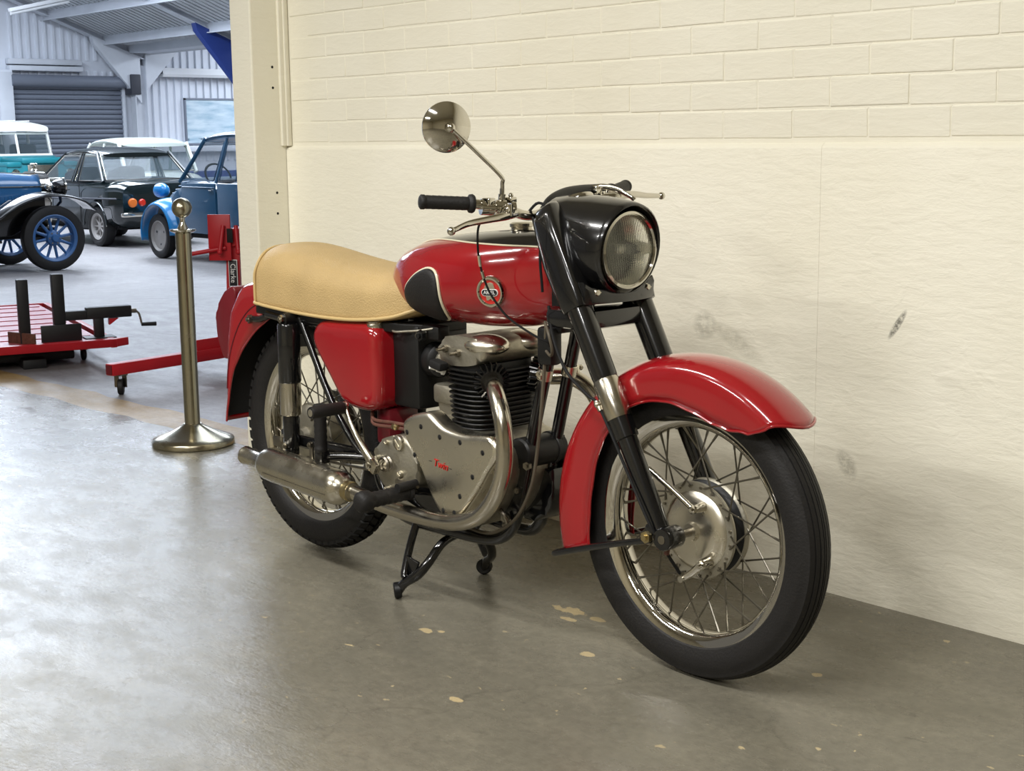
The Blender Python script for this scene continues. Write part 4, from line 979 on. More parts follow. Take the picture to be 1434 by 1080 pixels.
# engine plates, bolts, black front cover
for s in (-1, 1):
    mb = MB(); mb.prism([(.14, .24), (.20, .27), (.235, .40), (.225, .46), (.19, .46), (.17, .38), (.13, .30)], XZ, s*.064-.003, s*.064+.003, .001); part(mb, 'engine_plate', 'black')
    mb = MB(); mb.prism([(-.30, .25), (-.30, .38), (-.20, .46), (-.08, .46), (-.06, .24), (-.14, .21)], XZ, s*.062-.003, s*.062+.003, .001); part(mb, 'engine_plate', 'black')
mb = MB(); mb.prism(smooth2([(.10, .375), (.205, .380), (.228, .372), (.226, .30), (.205, .262), (.165, .24), (.11, .25)], 3), XZ, .018, .10, .012, 3); part(mb, 'front_engine_cover', 'black')
for (p, r) in ((PZ(.232, -.062, .405), .0105), (PZ(.168, -.075, .268), .013), (PZ(.20, -.066, .34), .008)):
    mb = MB(); hexbolt(mb, p, (.25, -1, 0), r, .010); part(mb, 'engine_bolt', 'steel')
part(MB().cyl(PZ(.222, .10, .372), PZ(.238, .10, .372), .010, 10), 'engine_bolt', 'steel')
mb = MB(); mb.tube([PZ(.150, -.085, .288), PZ(.175, -.095, .282), PZ(.185, -.09, .262), PZ(.168, -.085, .25)], .006, 8, 3); part(mb, 'pipe_clip', 'steel')
mb = MB(); mb.prism(smooth2([(-.34, .33), (-.30, .40), (-.20, .425), (0, .44), (.10, .425), (.15, .36), (.12, .29), (.02, .255), (-.2, .255), (-.31, .28)], 3), XZ, .095, .145, .018, 4); part(mb, 'primary_case', 'alloy')
mb = MB(); mb.cyl(PZ(-.02, -.05, .235), PZ(-.02, -.05, .19), .010, 12); mb.cyl(PZ(-.02, -.05, .19), PZ(-.022, -.05, .178), .006, 8); part(mb, 'drain_plug', 'steel')
# frame clamp bands and cables
for s in (-1, 1):
    d = Vector((.038, 0, .13)).normalized(); c = PZ(.269, s*.040, .628)
    mb = MB(); mb.lathe([(.0165, -.014), (.0185, -.013), (.0185, .013), (.0165, .014)], c, d, 20); mb.box((c.x+.005, c.y+s*.02, c.z), (.014, .012, .022), .003); cl_ = part(mb, 'frame_clamp', 'alloy')
    mb = MB(); hexbolt(mb, PZ(c.x+.008, c.y+s*.026, c.z+.004), (.3, s, 0), .007, .006); mb.build('clamp_bolt', 'chrome_worn', cl_)
part(MB().tube([PZ(.31, -.075, .75), PZ(.295, -.066, .66), PZ(.282, -.064, .56), PZ(.268, -.066, .45), PZ(.252, -.072, .36), PZ(.215, -.085, .28), PZ(.15, -.092, .232), PZ(.08, -.085, .216), PZ(.0, -.07, .216)], .0042, 8, 5), 'speedometer_cable', 'cable')
part(MB().tube([PZ(.345, -.10, .80), PZ(.37, -.110, .73), PZ(.42, -.118, .66), PZ(.485, -.118, .615), PZ(.522, -.118, .592), PZ(.60, -.121, .475), PZ(.678, -.126, .36), PZ(.70, -.10, .30), PZ(.703, -.055, .24)], .0036, 8, 5), 'front_brake_cable', 'inner_black')
mb = MB(); mb.lathe([(0, -.012), (.006, -.012), (.0065, 0), (.006, .012), (0, .012)], PZ(.519, -.1185, .594), (.6, 0, -.8), 12); mb.sphere((.517, -.12, .597), .0075, 12, 8); part(mb, 'cable_adjuster', 'chrome_worn')
# clutch style cable that droops from the right lever across the tank
part(MB().tube([PZ(.270, -.205, 1.004), PZ(.250, -.222, .985), PZ(.236, -.215, .936), PZ(.228, -.200, .887), PZ(.232, -.185, .842), PZ(.241, -.172, .812), PZ(.264, -.150, .771), PZ(.311, -.120, .734), PZ(.340, -.098, .716), PZ(.332, -.085, .705)], .0027, 8, 6), 'throttle_cable', 'inner_black')
mb = MB(); mb.tube([PZ(.2325, -.2085, .915), PZ(.2285, -.201, .890)], .0040, 8, 1); mb.build('cable_ferrule', 'chrome', bike)
mb = MB(); mb.tube([PZ(.2285, -.197, .878), PZ(.2295, -.192, .862)], .0044, 8, 1); mb.build('cable_ferrule', 'chrome', bike)
part(MB().tube([PZ(.322, -.09, .76), PZ(.35, -.105, .735), PZ(.355, -.10, .70), PZ(.335, -.085, .683), PZ(.31, -.075, .69)], .0036, 8, 5), 'looped_cable', 'cable')
part(MB().tube([PZ(.27, -.10, 1.00), PZ(.30, -.085, 1.03), PZ(.335, -.08, 1.0), PZ(.33, -.11, .93), PZ(.325, -.10, .83)], .0033, 8, 5), 'bar_cable', 'inner_black')
mb = MB(); mb.box((.30, -.055, .70), (.05, .04, .09), .01); mb.box((.315, -.03, .76), (.05, .05, .06), .01); part(mb, 'horn', 'black_satin')

# ---- exhaust, both sides
for s in (-1, 1):
    p0, d0 = port(s)
    P = [p0, p0+d0*.03, PZ(.190, s*.128, .590), PZ(.232, s*.152, .560), PZ(.256, s*.162, .51), PZ(.262, s*.165, .44), PZ(.246, s*.168, .375), PZ(.205, s*.170, .315), PZ(.145, s*.172, .275), PZ(.06, s*.174, .254), PZ(-.05, s*.178, .250), PZ(-.16, s*.184, .254), PZ(-.26, s*.192, .266), PZ(-.32, s*.197, .274)]
    ex = part(MB().tube(P, .0205, 20, 5), 'exhaust_pipe', 'chrome_worn')
    mb = MB(); ax = Vector((-.60, s*-.0, .022)).normalized()
    mb.lathe([(0, 0), (.0235, 0), (.0235, .022), (.026, .024), (.034, .030), (.043, .042), (.047, .056), (.0480, .07), (.0475, .36), (.046, .385), (.040, .402), (.031, .414), (.0285, .420), (.0255, .424), (.0250, .505), (.0262, .508), (.0262, .514), (.0225, .515), (.0225, .44), (0, .44)], PZ(-.292, s*.200, .272), ax, 36)
    sl_ = part(mb, 'silencer', 'silencer')
    MB().tube([PZ(-.292, s*.200, .272)+ax*t+PZ(0, s*.046, -.012) for t in (.06, .2, .355)], .0016, 6, 1).build('silencer_seam', 'steel', sl_)
    mb = MB(); mb.lathe([(.0235, .0), (.027, .002), (.027, .018), (.0235, .02)], PZ(-.296, s*.200, .272), ax, 28); mb.build('silencer_clamp', 'brassy', sl_)
# ---- centre stand
mb = MB()
for s in (-1, 1):
    mb.tube([PZ(-.165, s*.085, .205), PZ(-.168, s*.11, .14), PZ(-.16, s*.138, .070), PZ(-.150, s*.142, .058)], .0105, 12, 3)
    mb.tube([PZ(-.175, s*.150, .018), PZ(-.155, s*.142, .045), PZ(-.120, s*.128, .070), PZ(-.100, s*.105, .105), PZ(-.093, s*.07, .145), PZ(-.09, s*.035, .160), PZ(-.09, 0, .164)], [.012, .0125, .013, .0125, .012, .0115, .0115], 12, 4)
    mb.prism([(-.162, .115), (-.112, .105), (-.128, .070), (-.155, .062)], lambda u, v, d: Vector((u, s*(.128+d), v)), -.004, .004, .001)
    mb.tube([PZ(-.09, s*.04, .160), PZ(-.075, s*.045, .185), PZ(-.06, s*.048, .205)], .010, 10, 2)
cs = part(mb, 'centre_stand', 'black')
for s in (-1, 1):
    mb = MB(); mb.lathe([(0, -.010), (.018, -.010), (.0215, -.007), (.0215, .007), (.018, .010), (0, .010)], PZ(-.176, s*.150, .0222), (.55, s*-.8, .1), 22); mb.build('stand_foot', 'black_satin', cs)
mb = MB(); mb.cyl(PZ(-.11, -.03, .21), PZ(-.11, -.03, .168), .007, 10); mb.tube([PZ(-.11, -.03, .17), PZ(-.108, -.03, .15)], .005, 8, 1); mb.build('stand_spring', 'steel', cs)
# ================================================================== things around the motorcycle
mat('stanchion_gold', (176, 169, 147), .22, 1, rvar=.06, vscale=20)
mat('stand_red', (178, 26, 36), .4, var=.08, vscale=10)
mat('deck_red', (196, 100, 112), .3, var=.12, vscale=14, bump=.1, bscale=60)
mat('clamp_black', (24, 25, 27), .5, var=.15, vscale=20)
mat('label_black', (30, 28, 34), .5)
mat('car_green', (14, 26, 28), .16, coat=.8)
mat('car_mint', (198, 206, 200), .3, coat=.5)
mat('car_teal', (24, 112, 122), .35)
mat('car_white', (228, 228, 222), .45)
mat('car_blue', (30, 74, 104), .28, coat=.4)
mat('car_sky', (30, 124, 186), .25, coat=.5)
mat('vintage_blue', (28, 84, 130), .28, coat=.5)
mat('wheel_blue', (50, 90, 138), .4)
mat('glass', (90, 104, 110), .04, spec=.6, alpha=.2)
mat('wheel_grey', (150, 146, 142), .5)
mat('tail_red', (200, 44, 26), .25, coat=.5)
mat('amber', (214, 110, 40), .3)
mat('interior', (40, 40, 44), .8)

st = thing('stanchion', 'brushed brass rope stanchion with round finial on a domed base', 'stanchion', (-2.27, .468, 0))
mb = MB(); mb.lathe([(0, 0), (.155, 0), (.160, .004), (.160, .020), (.156, .026), (.13, .036), (.09, .052), (.055, .070), (.038, .080), (.034, .084), (0, .084)], (0, 0, 0), (0, 0, 1), 64); mb.build('base', 'stanchion_gold', st)
mb = MB(); mb.lathe([(0, .08), (.030, .08), (.030, .83), (0, .83)], (0, 0, 0), (0, 0, 1), 40); mb.build('post', 'stanchion_gold', st)
mb = MB(); mb.lathe([(0, .828), (.030, .828), (.048, .836), (.050, .840), (.048, .844), (.022, .846), (0, .846)], (0, 0, 0), (0, 0, 1), 40); mb.build('collar', 'chrome', st)
mb = MB(); mb.lathe([(0, .845), (.022, .846), (.016, .858), (.010, .872), (.011, .884), (.014, .890), (0, .892)], (0, 0, 0), (0, 0, 1), 24); fi = mb.build('finial', 'chrome', st)
MB().sphere((0, 0, .925), .0385, 32, 20).build('finial_ball', 'stanchion_gold', fi)

# ---- motorcycle lift table with wheel clamp
lt = thing('lift_table', 'low red motorcycle lift table with chequered deck and black wheel clamp', 'lift table', (-4.62, .47, 0), math.atan2(.26, -.965))
# local: X along the length, Y across (towards the wall is negative here)
W_ = -.78
dk_ = MB().box((1.0, W_/2, .125), (2.0, .70, .012)).build('deck', 'deck_red', lt)
mb = MB()
for y in (.01, W_-.01): mb.box((1.0, y, .115), (2.06, .035, .045), .004)
mb.box((2.03, W_/2, .115), (.035, .80, .045), .004); mb.build('side_rail', 'stand_red', lt)
mb = MB(); mb.prism([(-.03, .02), (-.03, W_-.02), (.03, W_-.10), (.03, .02)], XY, .095, .138, .003); mb.build('front_rail', 'stand_red', lt)
for k in range(8):
    mb = MB(); mb.box((.24+k*.23, W_/2, .133), (.006, .66, .004)); mb.build('deck_strip', 'stand_red', lt)
mb = MB(); mb.box((1.0, W_/2, .05), (1.7, .45, .05), .01); mb.box((1.0, W_/2, .025), (1.9, .12, .05), .006); mb.build('scissor_frame', 'clamp_black', lt)
for (x, y) in ((.25, -.10), (.25, W_+.10), (1.8, -.1), (1.8, W_+.1)):
    mb = MB(); mb.lathe([(0, -.012), (.03, -.012), (.035, -.008), (.035, .008), (.03, .012), (0, .012)], (x, y, .035), (0, 1, 0), 18); ca = mb.build('caster', 'clamp_black', lt)
    MB().box((x, y, .08), (.05, .04, .05), .004).build('caster_bracket', 'stand_red', ca)
def lp(x, y, z): return Vector((x, y, z))
cl = MB().box((.22, -.10, .30), (.055, .055, .34), .006).build('clamp_post', 'clamp_black', lt) if False else None
p1 = MB().box((.12, -.36, .300), (.06, .055, .34), .006).build('clamp_post', 'clamp_black', lt)
MB().box((.10, -.34, .155), (.22, .012, .07), .003, rot=Matrix.Rotation(.5, 3, 'Z')).build('post_gusset', 'rust', p1)
p2 = MB().box((.12, -.54, .310), (.06, .06, .36), .006).build('clamp_post', 'clamp_black', lt)
MB().box((.075, -.54, .175), (.012, .21, .095), .003).build('foot_plate', 'clamp_black', p2)
mb = MB(); mb.box((.12, -.66, .262), (.045, .22, .05), .006); mb.build('clamp_screw', 'clamp_black', lt)
mb = MB(); mb.box((.12, -.80, .270), (.06, .24, .062), .006); sl2 = mb.build('clamp_sleeve', 'clamp_black', lt)
mb = MB(); mb.box((.12, -.745, .19), (.05, .05, .13), .005); mb.box((.12, -.745, .136), (.12, .16, .008), .002); mb.build('clamp_support', 'clamp_black', lt)
mb = MB(); mb.cyl(lp(.12, -.92, .268), lp(.12, -.95, .268), .013, 12); mb.tube([lp(.12, -.945, .268), lp(.12, -.965, .25), lp(.12, -.975, .20), lp(.12, -.985, .19)], .006, 8, 2); crk = mb.build('crank', 'steel', lt)
MB().cyl(lp(.12, -.975, .19), lp(.12, -1.055, .188), .010, 12, .012).build('crank_handle', 'clamp_black', crk)
MB().prism([(-.80, .20), (-.80, .235), (-.85, .235)], lambda u, v, d: Vector((d, u, v)), .10, .14).build('gusset', 'stand_red', sl2)

# ---- engine stand
es_ = thing('engine_stand', 'red engine stand on castors with an upright post and square head plate', 'engine stand', (-3.62, 1.42, 0))
d_ = Vector((.12, -.72, 0)).normalized(); pz_ = Vector((d_.y, -d_.x, 0))
def ep(a, b_, z): return d_*a+pz_*b_+Vector((0, 0, z))
rot_ = Matrix((d_, Vector((-d_.y, d_.x, 0)), Vector((0, 0, 1)))).transposed()
leg_ = MB().box(tuple(ep(.29, 0, .125)), (.78, .055, .055), .003, rot=rot_).build('leg', 'stand_red', es_)
mb = MB(); mb.box(tuple(ep(.682, 0, .125)), (.004, .044, .044), rot=rot_); mb.build('leg_end', 'red_dark', leg_)
MB().box(tuple(ep(-.10, 0, .115)), (.06, .80, .05), .003, rot=rot_).build('cross_bar', 'stand_red', es_)
def caster(a, b_, par):
    mb = MB(); mb.lathe([(0, -.013), (.034, -.013), (.038, -.009), (.038, .009), (.034, .013), (0, .013)], ep(a, b_, .038), (d_.x*.7+pz_.x*.7, d_.y*.7+pz_.y*.7, 0), 22); c_ = mb.build('caster', 'rubber', es_)
    mb = MB(); q_ = ep(a, b_, .06)
    mb.box(tuple(q_+Vector((0, 0, .035))), (.05, .05, .006)); 
    for k in (-1, 1): mb.box(tuple(q_+Vector((d_+pz_).normalized()*k*.018)+Vector((0, 0, .005))), (.005, .03, .06), rot=rot_)
    mb.build('caster_fork', 'steel', c_)
caster(.62, 0, None); caster(-.10, .36, None); caster(-.10, -.36, None)
ms = MB().tube([ep(-.09, 0, .10), ep(-.12, 0, .74)], .048, 4, 1).build('mast', 'stand_red', es_)
MB().box(tuple(ep(.06, 0, .16)), (.26, .01, .09), .002, rot=rot_).build('gusset', 'stand_red', ms)
hd_ = Vector((.62, -.70, 0)).normalized(); hu = Vector((-hd_.y, hd_.x, 0))
top = ep(-.12, 0, .70)
hrot = Matrix((hd_, hu, Vector((0, 0, 1)))).transposed()
mb = MB(); mb.cyl(top-hd_*.10, top+hd_*.06, .045, 20); mb.build('head_tube', 'stand_red', es_)
hp = MB().box(tuple(top+hd_*.075+hu*-.055+Vector((0, 0, .0))), (.012, .115, .23), .003, rot=hrot).build('head_plate', 'stand_red', es_)
for (a, b_, c_, e_) in ((-.03, .06, -.045, -.07), (.035, .06, .05, -.07), (-.02, -.05, -.20, -.08)):
    mb = MB(); mb.tube([top+hd_*.09+hu*a+Vector((0, 0, b_)), top+hd_*.115+hu*c_+Vector((0, 0, e_))], .011, 10, 1); mb.sphere(top+hd_*.115+hu*c_+Vector((0, 0, e_)), .014, 12, 8); mb.build('mounting_arm', 'stand_red', hp)
MB().box(tuple(top+hd_*.083+hu*.0+Vector((0, 0, .01))), (.004, .03, .07), .001, rot=hrot).build('plate_slot', 'inner_black', hp)
mb = MB(); mb.tube([ep(-.18, .05, .66), ep(-.34, .05, .60)], .015, 10, 1); mb.build('turning_handle', 'stand_red', es_)
lc = ep(-.10, 0, .52)+hd_*.040+hu*.012
plt = MB().box(tuple(lc), (.004, .045, .135), .001, rot=hrot).build('name_label', 'white_paint', ms)
lb = MB().box(tuple(lc+hd_*.0014), (.004, .039, .128), .001, rot=hrot).build('label_field', 'label_black', ms)
link('label_lettering', text_mesh('Clarke', .042, lambda x, y, z: lc+hd_*(.0042+z)+hu*y*.9+Vector((0, 0, -x*.85))), 'white_paint', ms)

# ================================================================== parked cars
def cut(o, cutters):
    me = bpy.data.meshes.new('c'); bm = bmesh.new()
    for c_ in cutters: bm.from_mesh(c_)
    bm.to_mesh(me); bm.free(); co = bpy.data.objects.new('c', me); COL.objects.link(co)
    par = o.parent; o.parent = None
    md = o.modifiers.new('b', 'BOOLEAN'); md.operation = 'DIFFERENCE'; md.object = co; md.solver = 'EXACT'
    dg = bpy.context.evaluated_depsgraph_get(); nm = bpy.data.meshes.new_from_object(o.evaluated_get(dg))
    o.modifiers.clear(); old = o.data; o.data = nm; bpy.data.objects.remove(co, do_unlink=True); o.parent = par
    return o
def body_loft(st_, e=4.2, n=32):
    rg = []
    for (x, hw, zb, zt) in st_:
        zc, hz = (zb+zt)/2, (zt-zb)/2
        rg.append([Vector((x, a, zc+b_)) for a, b_ in superell(hw, hz, n, e)])
    return MB().loft(rg)
def arch(x, r, z, hw): 
    return MB().tube([Vector((x, -hw, z)), Vector((x, hw, z))], r, 28, 1).mesh('a')
def pane(q, name, par, m='glass', th=.006):
    a, b_, c_, d_2 = [Vector(v) for v in q]; n_ = (b_-a).cross(d_2-a).normalized()*th
    return MB().loft([[a, b_, c_, d_2], [a+n_, b_+n_, c_+n_, d_2+n_]]).build(name, m, par)
def car_wheel(par, x, y, r, w2, m, hub='disc'):
    s = 1 if y > 0 else -1
    mb = MB(); mb.lathe([(r*.66, -w2*.8), (r*.74, -w2), (r*.90, -w2), (r*.98, -w2*.8), (r, -w2*.45), (r, w2*.45), (r*.98, w2*.8), (r*.90, w2), (r*.74, w2), (r*.66, w2*.8)], (x, y, r), (0, 1, 0), 44); t_ = mb.build('tyre', 'rubber', par)
    if hub == 'disc':
        mb = MB(); mb.lathe([(0, .5*w2*s), (r*.16, .55*w2*s), (r*.3, .35*w2*s), (r*.45, .5*w2*s), (r*.60, .45*w2*s), (r*.66, .95*w2*s), (r*.69, .9*w2*s), (r*.62, .1*w2*s), (0, .1*w2*s)], (x, y, r), (0, 1, 0), 36); mb.build('wheel_disc', m, t_)
        for k in range(3):
            a = 2*PI*k/3+.5; mb = MB(); mb.cyl(Vector((x+r*.38*math.cos(a), y+s*w2*.40, r+r*.38*math.sin(a))), Vector((x+r*.38*math.cos(a), y+s*w2*.47, r+r*.38*math.sin(a))), r*.055, 10); mb.build('wheel_nut', 'dark_grey', t_)
    elif hub == 'alloy':
        mb = MB(); mb.lathe([(0, .5*w2*s), (r*.15, .5*w2*s), (r*.2, .2*w2*s), (r*.50, .0), (r*.56, .8*w2*s), (r*.66, .95*w2*s), (r*.68, .8*w2*s), (r*.60, -.2*w2*s), (0, -.2*w2*s)], (x, y, r), (0, 1, 0), 36); mb.build('wheel_disc', m, t_)
        for k in range(8):
            a = 2*PI*k/8; p_ = Vector((x, y+s*w2*.35, r)); dr = Vector((math.cos(a), 0, math.sin(a))); mb = MB(); mb.tube([p_+dr*r*.1, p_+dr*r*.58], r*.05, 6, 1); mb.build('wheel_spoke', m, t_)
    elif hub == 'artillery':
        mb = MB(); mb.lathe([(r*.63, -w2*.8), (r*.70, -w2*1.02), (r*.745, -w2*.9), (r*.73, w2*.5), (r*.745, w2*.9), (r*.70, w2*1.02), (r*.63, w2*.8), (r*.60, 0)], (x, y, r), (0, 1, 0), 40, closed=True); mb.build('wheel_rim', m, t_)
        mb = MB(); mb.lathe([(0, 1.3*w2*s), (r*.10, 1.25*w2*s), (r*.13, .8*w2*s), (r*.22, .6*w2*s), (r*.24, .3*w2*s), (r*.24, -.3*w2*s), (0, -.5*w2*s)], (x, y, r), (0, 1, 0), 28); mb.build('wheel_hub', m, t_)
        for k in range(12):
            a = 2*PI*(k+.3)/12; dr = Vector((math.cos(a), 0, math.sin(a))); p_ = Vector((x, y, r)); mb = MB(); mb.tube([p_+dr*r*.2, p_+dr*r*.64], [r*.052, r*.042], 8, 1); mb.build('wheel_spoke', m, t_)
        for k in range(6):
            a = 2*PI*k/6; mb = MB(); q_ = Vector((x+r*.17*math.cos(a), y+s*w2*.68, r+r*.17*math.sin(a))); mb.cyl(q_, q_+Vector((0, s*w2*.12, 0)), r*.025, 8); mb.build('hub_bolt', 'steel', t_)
    return t_
def greenhouse(par, mcol, xb, xr, zb, zt, hwb, hwt, mids, trim='chrome', roofm=None, pr=.022, arc_=.06):
    """xb=(rear base, front base) xr=(rear roof, front roof); mids: x of side pillars"""
    def side(x_t, s, t):   # x at base/roof by parameter
        return Vector((xb[0]+(xb[1]-xb[0])*x_t+((xr[0]+(xr[1]-xr[0])*x_t)-(xb[0]+(xb[1]-xb[0])*x_t))*t, s*(hwb+(hwt-hwb)*t), zb+(zt-zb)*t))
    rg = []
    n = 9
    for k in range(n):
        u = k/(n-1); x = xr[0]-.10+(xr[1]-xr[0]+.20)*u; cr = arc_*(1-(2*u-1)**2); ex = (1-abs(2*u-1)**6*.10)
        rg.append([Vector((x, a*ex, zt+cr+b_-.02)) for a, b_ in superell(hwt+.025, .034+cr*.4, 24, 2.6)])
    MB().loft(rg).build('roof', roofm or mcol, par)
    ts = [0]+mids+[1]
    for s in (-1, 1):
        for i, t_ in enumerate(ts):
            a, b_ = side(t_, s, -.03), side(t_, s, 1.02); r_ = pr*(1.9 if i == 0 else 1.)
            MB().tube([a, b_], r_, 8, 1, flat=.6).build('window_pillar', mcol, par)
        for i in range(len(ts)-1):
            p_ = pane([side(ts[i]+.02, s, .03), side(ts[i+1]-.02, s, .03), side(ts[i+1]-.02, s, .95), side(ts[i]+.02, s, .95)], 'side_window', par)
            fr2 = [side(ts[i]+.03, s, .03), side(ts[i+1]-.03, s, .03), side(ts[i+1]-.03, s, .93), side(ts[i]+.03, s, .93)]
            MB().tube(fr2, .008, 6, 1, closed=True).build('window_trim', trim, par)
    for x_t, nm in ((0, 'rear_window'), (1, 'windscreen')):
        q = [side(x_t, -1, .04), side(x_t, 1, .04), side(x_t, 1, .97), side(x_t, -1, .97)]
        q = [Vector((v.x+(-.02 if x_t == 0 else .02), v.y*.94, v.z)) for v in q]
        pane(q, nm, par)
        MB().tube(q, .012, 8, 1, closed=True).build('window_seal', trim, par)
# ---- dark green saloon, seen from its left rear
FZ = -.32
c1 = thing('saloon_car', 'dark green saloon car seen from behind with a chrome framed rear window', 'car', (-17.92, 8.12, FZ), PI)
b1 = body_loft([(-1.77, .55, .46, .80), (-1.74, .67, .36, .90), (-1.62, .73, .28, .945), (-1.3, .755, .22, .95), (-.8, .765, .20, .945), (0, .765, .19, .935), (.8, .76, .2, .92), (1.3, .74, .22, .87), (1.62, .68, .28, .80), (1.75, .56, .4, .72)], 5.).build('body', 'car_green', c1)
cut(b1, [arch(-1.05, .345, .30, 1.2), arch(1.04, .345, .30, 1.2)])
for s in (-1, 1):
    for x in (-1.05, 1.04):
        car_wheel(c1, x, s*.66, .29, .085, 'wheel_grey', 'alloy')
        MB().tube([Vector((x+.35*math.cos(a), s*.768, .30+.35*math.sin(a))) for a in [PI*k/16 for k in range(17)]], .012, 6, 1).build('arch_lip', 'car_green', b1)
    MB().tube([Vector((-1.70, s*.75, .70)), Vector((-.8, s*.775, .69)), Vector((.6, s*.772, .67)), Vector((1.5, s*.72, .64))], .012, 6, 3).build('side_moulding', 'dark_grey', b1)
    mb = MB(); mb.lathe([(0, .03), (.05, .028), (.065, .015), (.07, -.03)], (-1.765, s*.535, .64), (-1, s*.1, 0), 20); mb.build('tail_lamp', 'amber', b1)
    mb = MB(); mb.lathe([(0, .03), (.04, .028), (.052, .015), (.056, -.03)], (-1.772, s*.39, .64), (-1, 0, 0), 20); mb.build('tail_lamp', 'tail_red', b1)
    MB().box((-1.76, s*.50, .47), (.09, .42, .07), .025).build('bumper', 'chrome', b1)
    MB().tube([Vector((-.15, s*.775, .83)), Vector((-.05, s*.79, .83)), Vector((.02, s*.775, .83))], .012, 8, 2).build('door_handle', 'chrome', b1)
    for x in (-.62, .32): MB().tube([Vector((x, s*.772, .90)), Vector((x, s*.772, .30))], .005, 6, 1).build('door_seam', 'inner_black', b1)
MB().box((-.2, 0, .42), (2.6, 1.2, .35), .05).build('underbody', 'inner_black', c1)
MB().box((-1.77, 0, .50), (.02, .40, .10), .004).build('number_plate', 'inner_black', b1)
greenhouse(c1, 'car_green', (-1.26, .80), (-.86, .16), .935, 1.325, .71, .575, [.40, .46], roofm='car_green')
for s in (-1, 1): MB().box((.05, s*.35, .85), (.5, .45, .5), .08, rot=Matrix.Rotation(.2, 3, 'Y')).build('seat', 'interior', c1)
MB().box((-.75, 0, .80), (.4, 1.1, .35), .08).build('seat', 'interior', c1)
MB().box((-1.1, 0, .90), (.4, 1.2, .04), .01).build('parcel_shelf', 'interior', c1)
mr = MB().box((.62, .86, 1.0), (.05, .12, .09), .02).build('door_mirror', 'chrome', c1)
# ---- pale saloon behind it
c2 = thing('saloon_car', 'pale mint rounded saloon of which only the roof shows above the green car', 'car', (-21.75, 10.55, FZ), PI)
b2 = body_loft([(-1.72, .5, .45, .75), (-1.66, .65, .35, .86), (-1.3, .74, .25, .95), (-.4, .77, .22, .98), (.6, .76, .22, .96), (1.3, .72, .25, .90), (1.6, .6, .35, .75), (1.68, .5, .45, .65)], 4.).build('body', 'car_mint', c2)
cut(b2, [arch(-1.15, .36, .31, 1.2), arch(1.15, .36, .31, 1.2)])
for s in (-1, 1):
    for x in (-1.15, 1.15): car_wheel(c2, x, s*.66, .31, .08, 'wheel_grey')
greenhouse(c2, 'car_mint', (-1.1, .75), (-.85, .25), .96, 1.455, .70, .66, [.5], arc_=.075, pr=.03)
MB().box((-.1, 0, .45), (2.6, 1.2, .4), .05).build('underbody', 'inner_black', c2)
# ---- small blue rounded car, front wing lighter
c3 = thing('rounded_car', 'blue upright small car with sky blue front wing half hidden by the pillar', 'car', (-13.02, 7.60, FZ), PI)
b3 = body_loft([(-1.72, .45, .45, .80), (-1.62, .58, .36, 1.0), (-1.2, .64, .32, 1.02), (-.4, .66, .30, 1.02), (.3, .66, .30, 1.03), (.66, .63, .32, 1.04), (.74, .55, .34, 1.02), (1.1, .40, .36, .96), (1.5, .33, .38, .86), (1.72, .29, .42, .74), (1.80, .24, .48, .62)], 4.4).build('body', 'car_blue', c3)
for s in (-1, 1):
    t_ = car_wheel(c3, 1.20, s*.635, .288, .065, 'wheel_grey'); car_wheel(c3, -1.20, s*.62, .288, .065, 'wheel_grey')
    # front wing: an arched shell over the wheel
    rg = []
    for k in range(25):
        a = math.radians(-12+190*k/24); r0 = .40+.03*math.sin(a)
        rr_ = []
        for j in range(9):
            u = j/8; yy = .50+.26*u; rr2 = r0+.05*math.cos(u*PI/2)**.6*(1 if True else 0)-.03*u*u
            rr_.append(Vector((1.17+rr2*math.cos(a)*1.02, s*yy, .30+rr2*math.sin(a)*1.0)))
        rg.append(rr_)
    mb = MB(); mb.loft(rg, False, False, closed=False); wg = mb.build('front_wing', 'car_sky', c3, sharp=60); md = wg.modifiers.new('s', 'SOLIDIFY'); md.thickness = .012
    MB().prism([(.72, .34), (.60, .72), (.72, .90), (.9, .78), (.83, .50)], lambda u, v, d: Vector((u, s*d, v)), .52, .66, .02).build('wing_stay', 'car_blue', c3)
    mb = MB(); mb.lathe([(0, .10), (.06, .10), (.095, .07), (.098, .0), (.08, -.06), (.04, -.10), (0, -.11)], (1.50, s*.44, .86), (1, 0, 0), 24); mb.build('head_lamp', 'car_sky', c3)
    mb = MB(); mb.prism([(.62, .36), (.60, .98), (-.20, .98), (-.22, .36)], lambda u, v, d: Vector((u, s*d, v)), .655, .672, .004); dr_ = mb.build('door', 'car_blue', c3)
    MB().tube([Vector((.58, s*.675, .93)), Vector((-.2, s*.675, .93))], .006, 6, 1).build('door_moulding', 'car_blue', dr_)
    MB().tube([Vector((-.08, s*.68, .90)), Vector((-.16, s*.69, .90))], .010, 6, 1).build('door_handle', 'chrome', dr_)
    mb = MB(); mb.prism([(-.25, .36), (-.25, .98), (-1.0, .98), (-1.02, .40)], lambda u, v, d: Vector((u, s*d, v)), .650, .668, .004); mb.build('door', 'car_blue', c3)
greenhouse(c3, 'car_blue', (-1.45, .70), (-1.05, .22), 1.0, 1.52, .62, .52, [.36, .60], trim='car_blue', pr=.026, arc_=.07)
for k in range(4): MB().tube([Vector((1.05+.14*k, -.40+.03*k, .97-.05*k)), Vector((1.05+.14*k, 0, 1.0-.055*k)), Vector((1.05+.14*k, .40-.03*k, .97-.05*k))], .008, 6, 2).build('bonnet_rib', 'car_blue', b3)
MB().box((-.1, 0, .34), (2.6, 1.0, .12), .03).build('underbody', 'inner_black', c3)
MB().box((-.15, 0, .72), (.5, 1.1, .6), .08).build('seat', 'interior', c3)
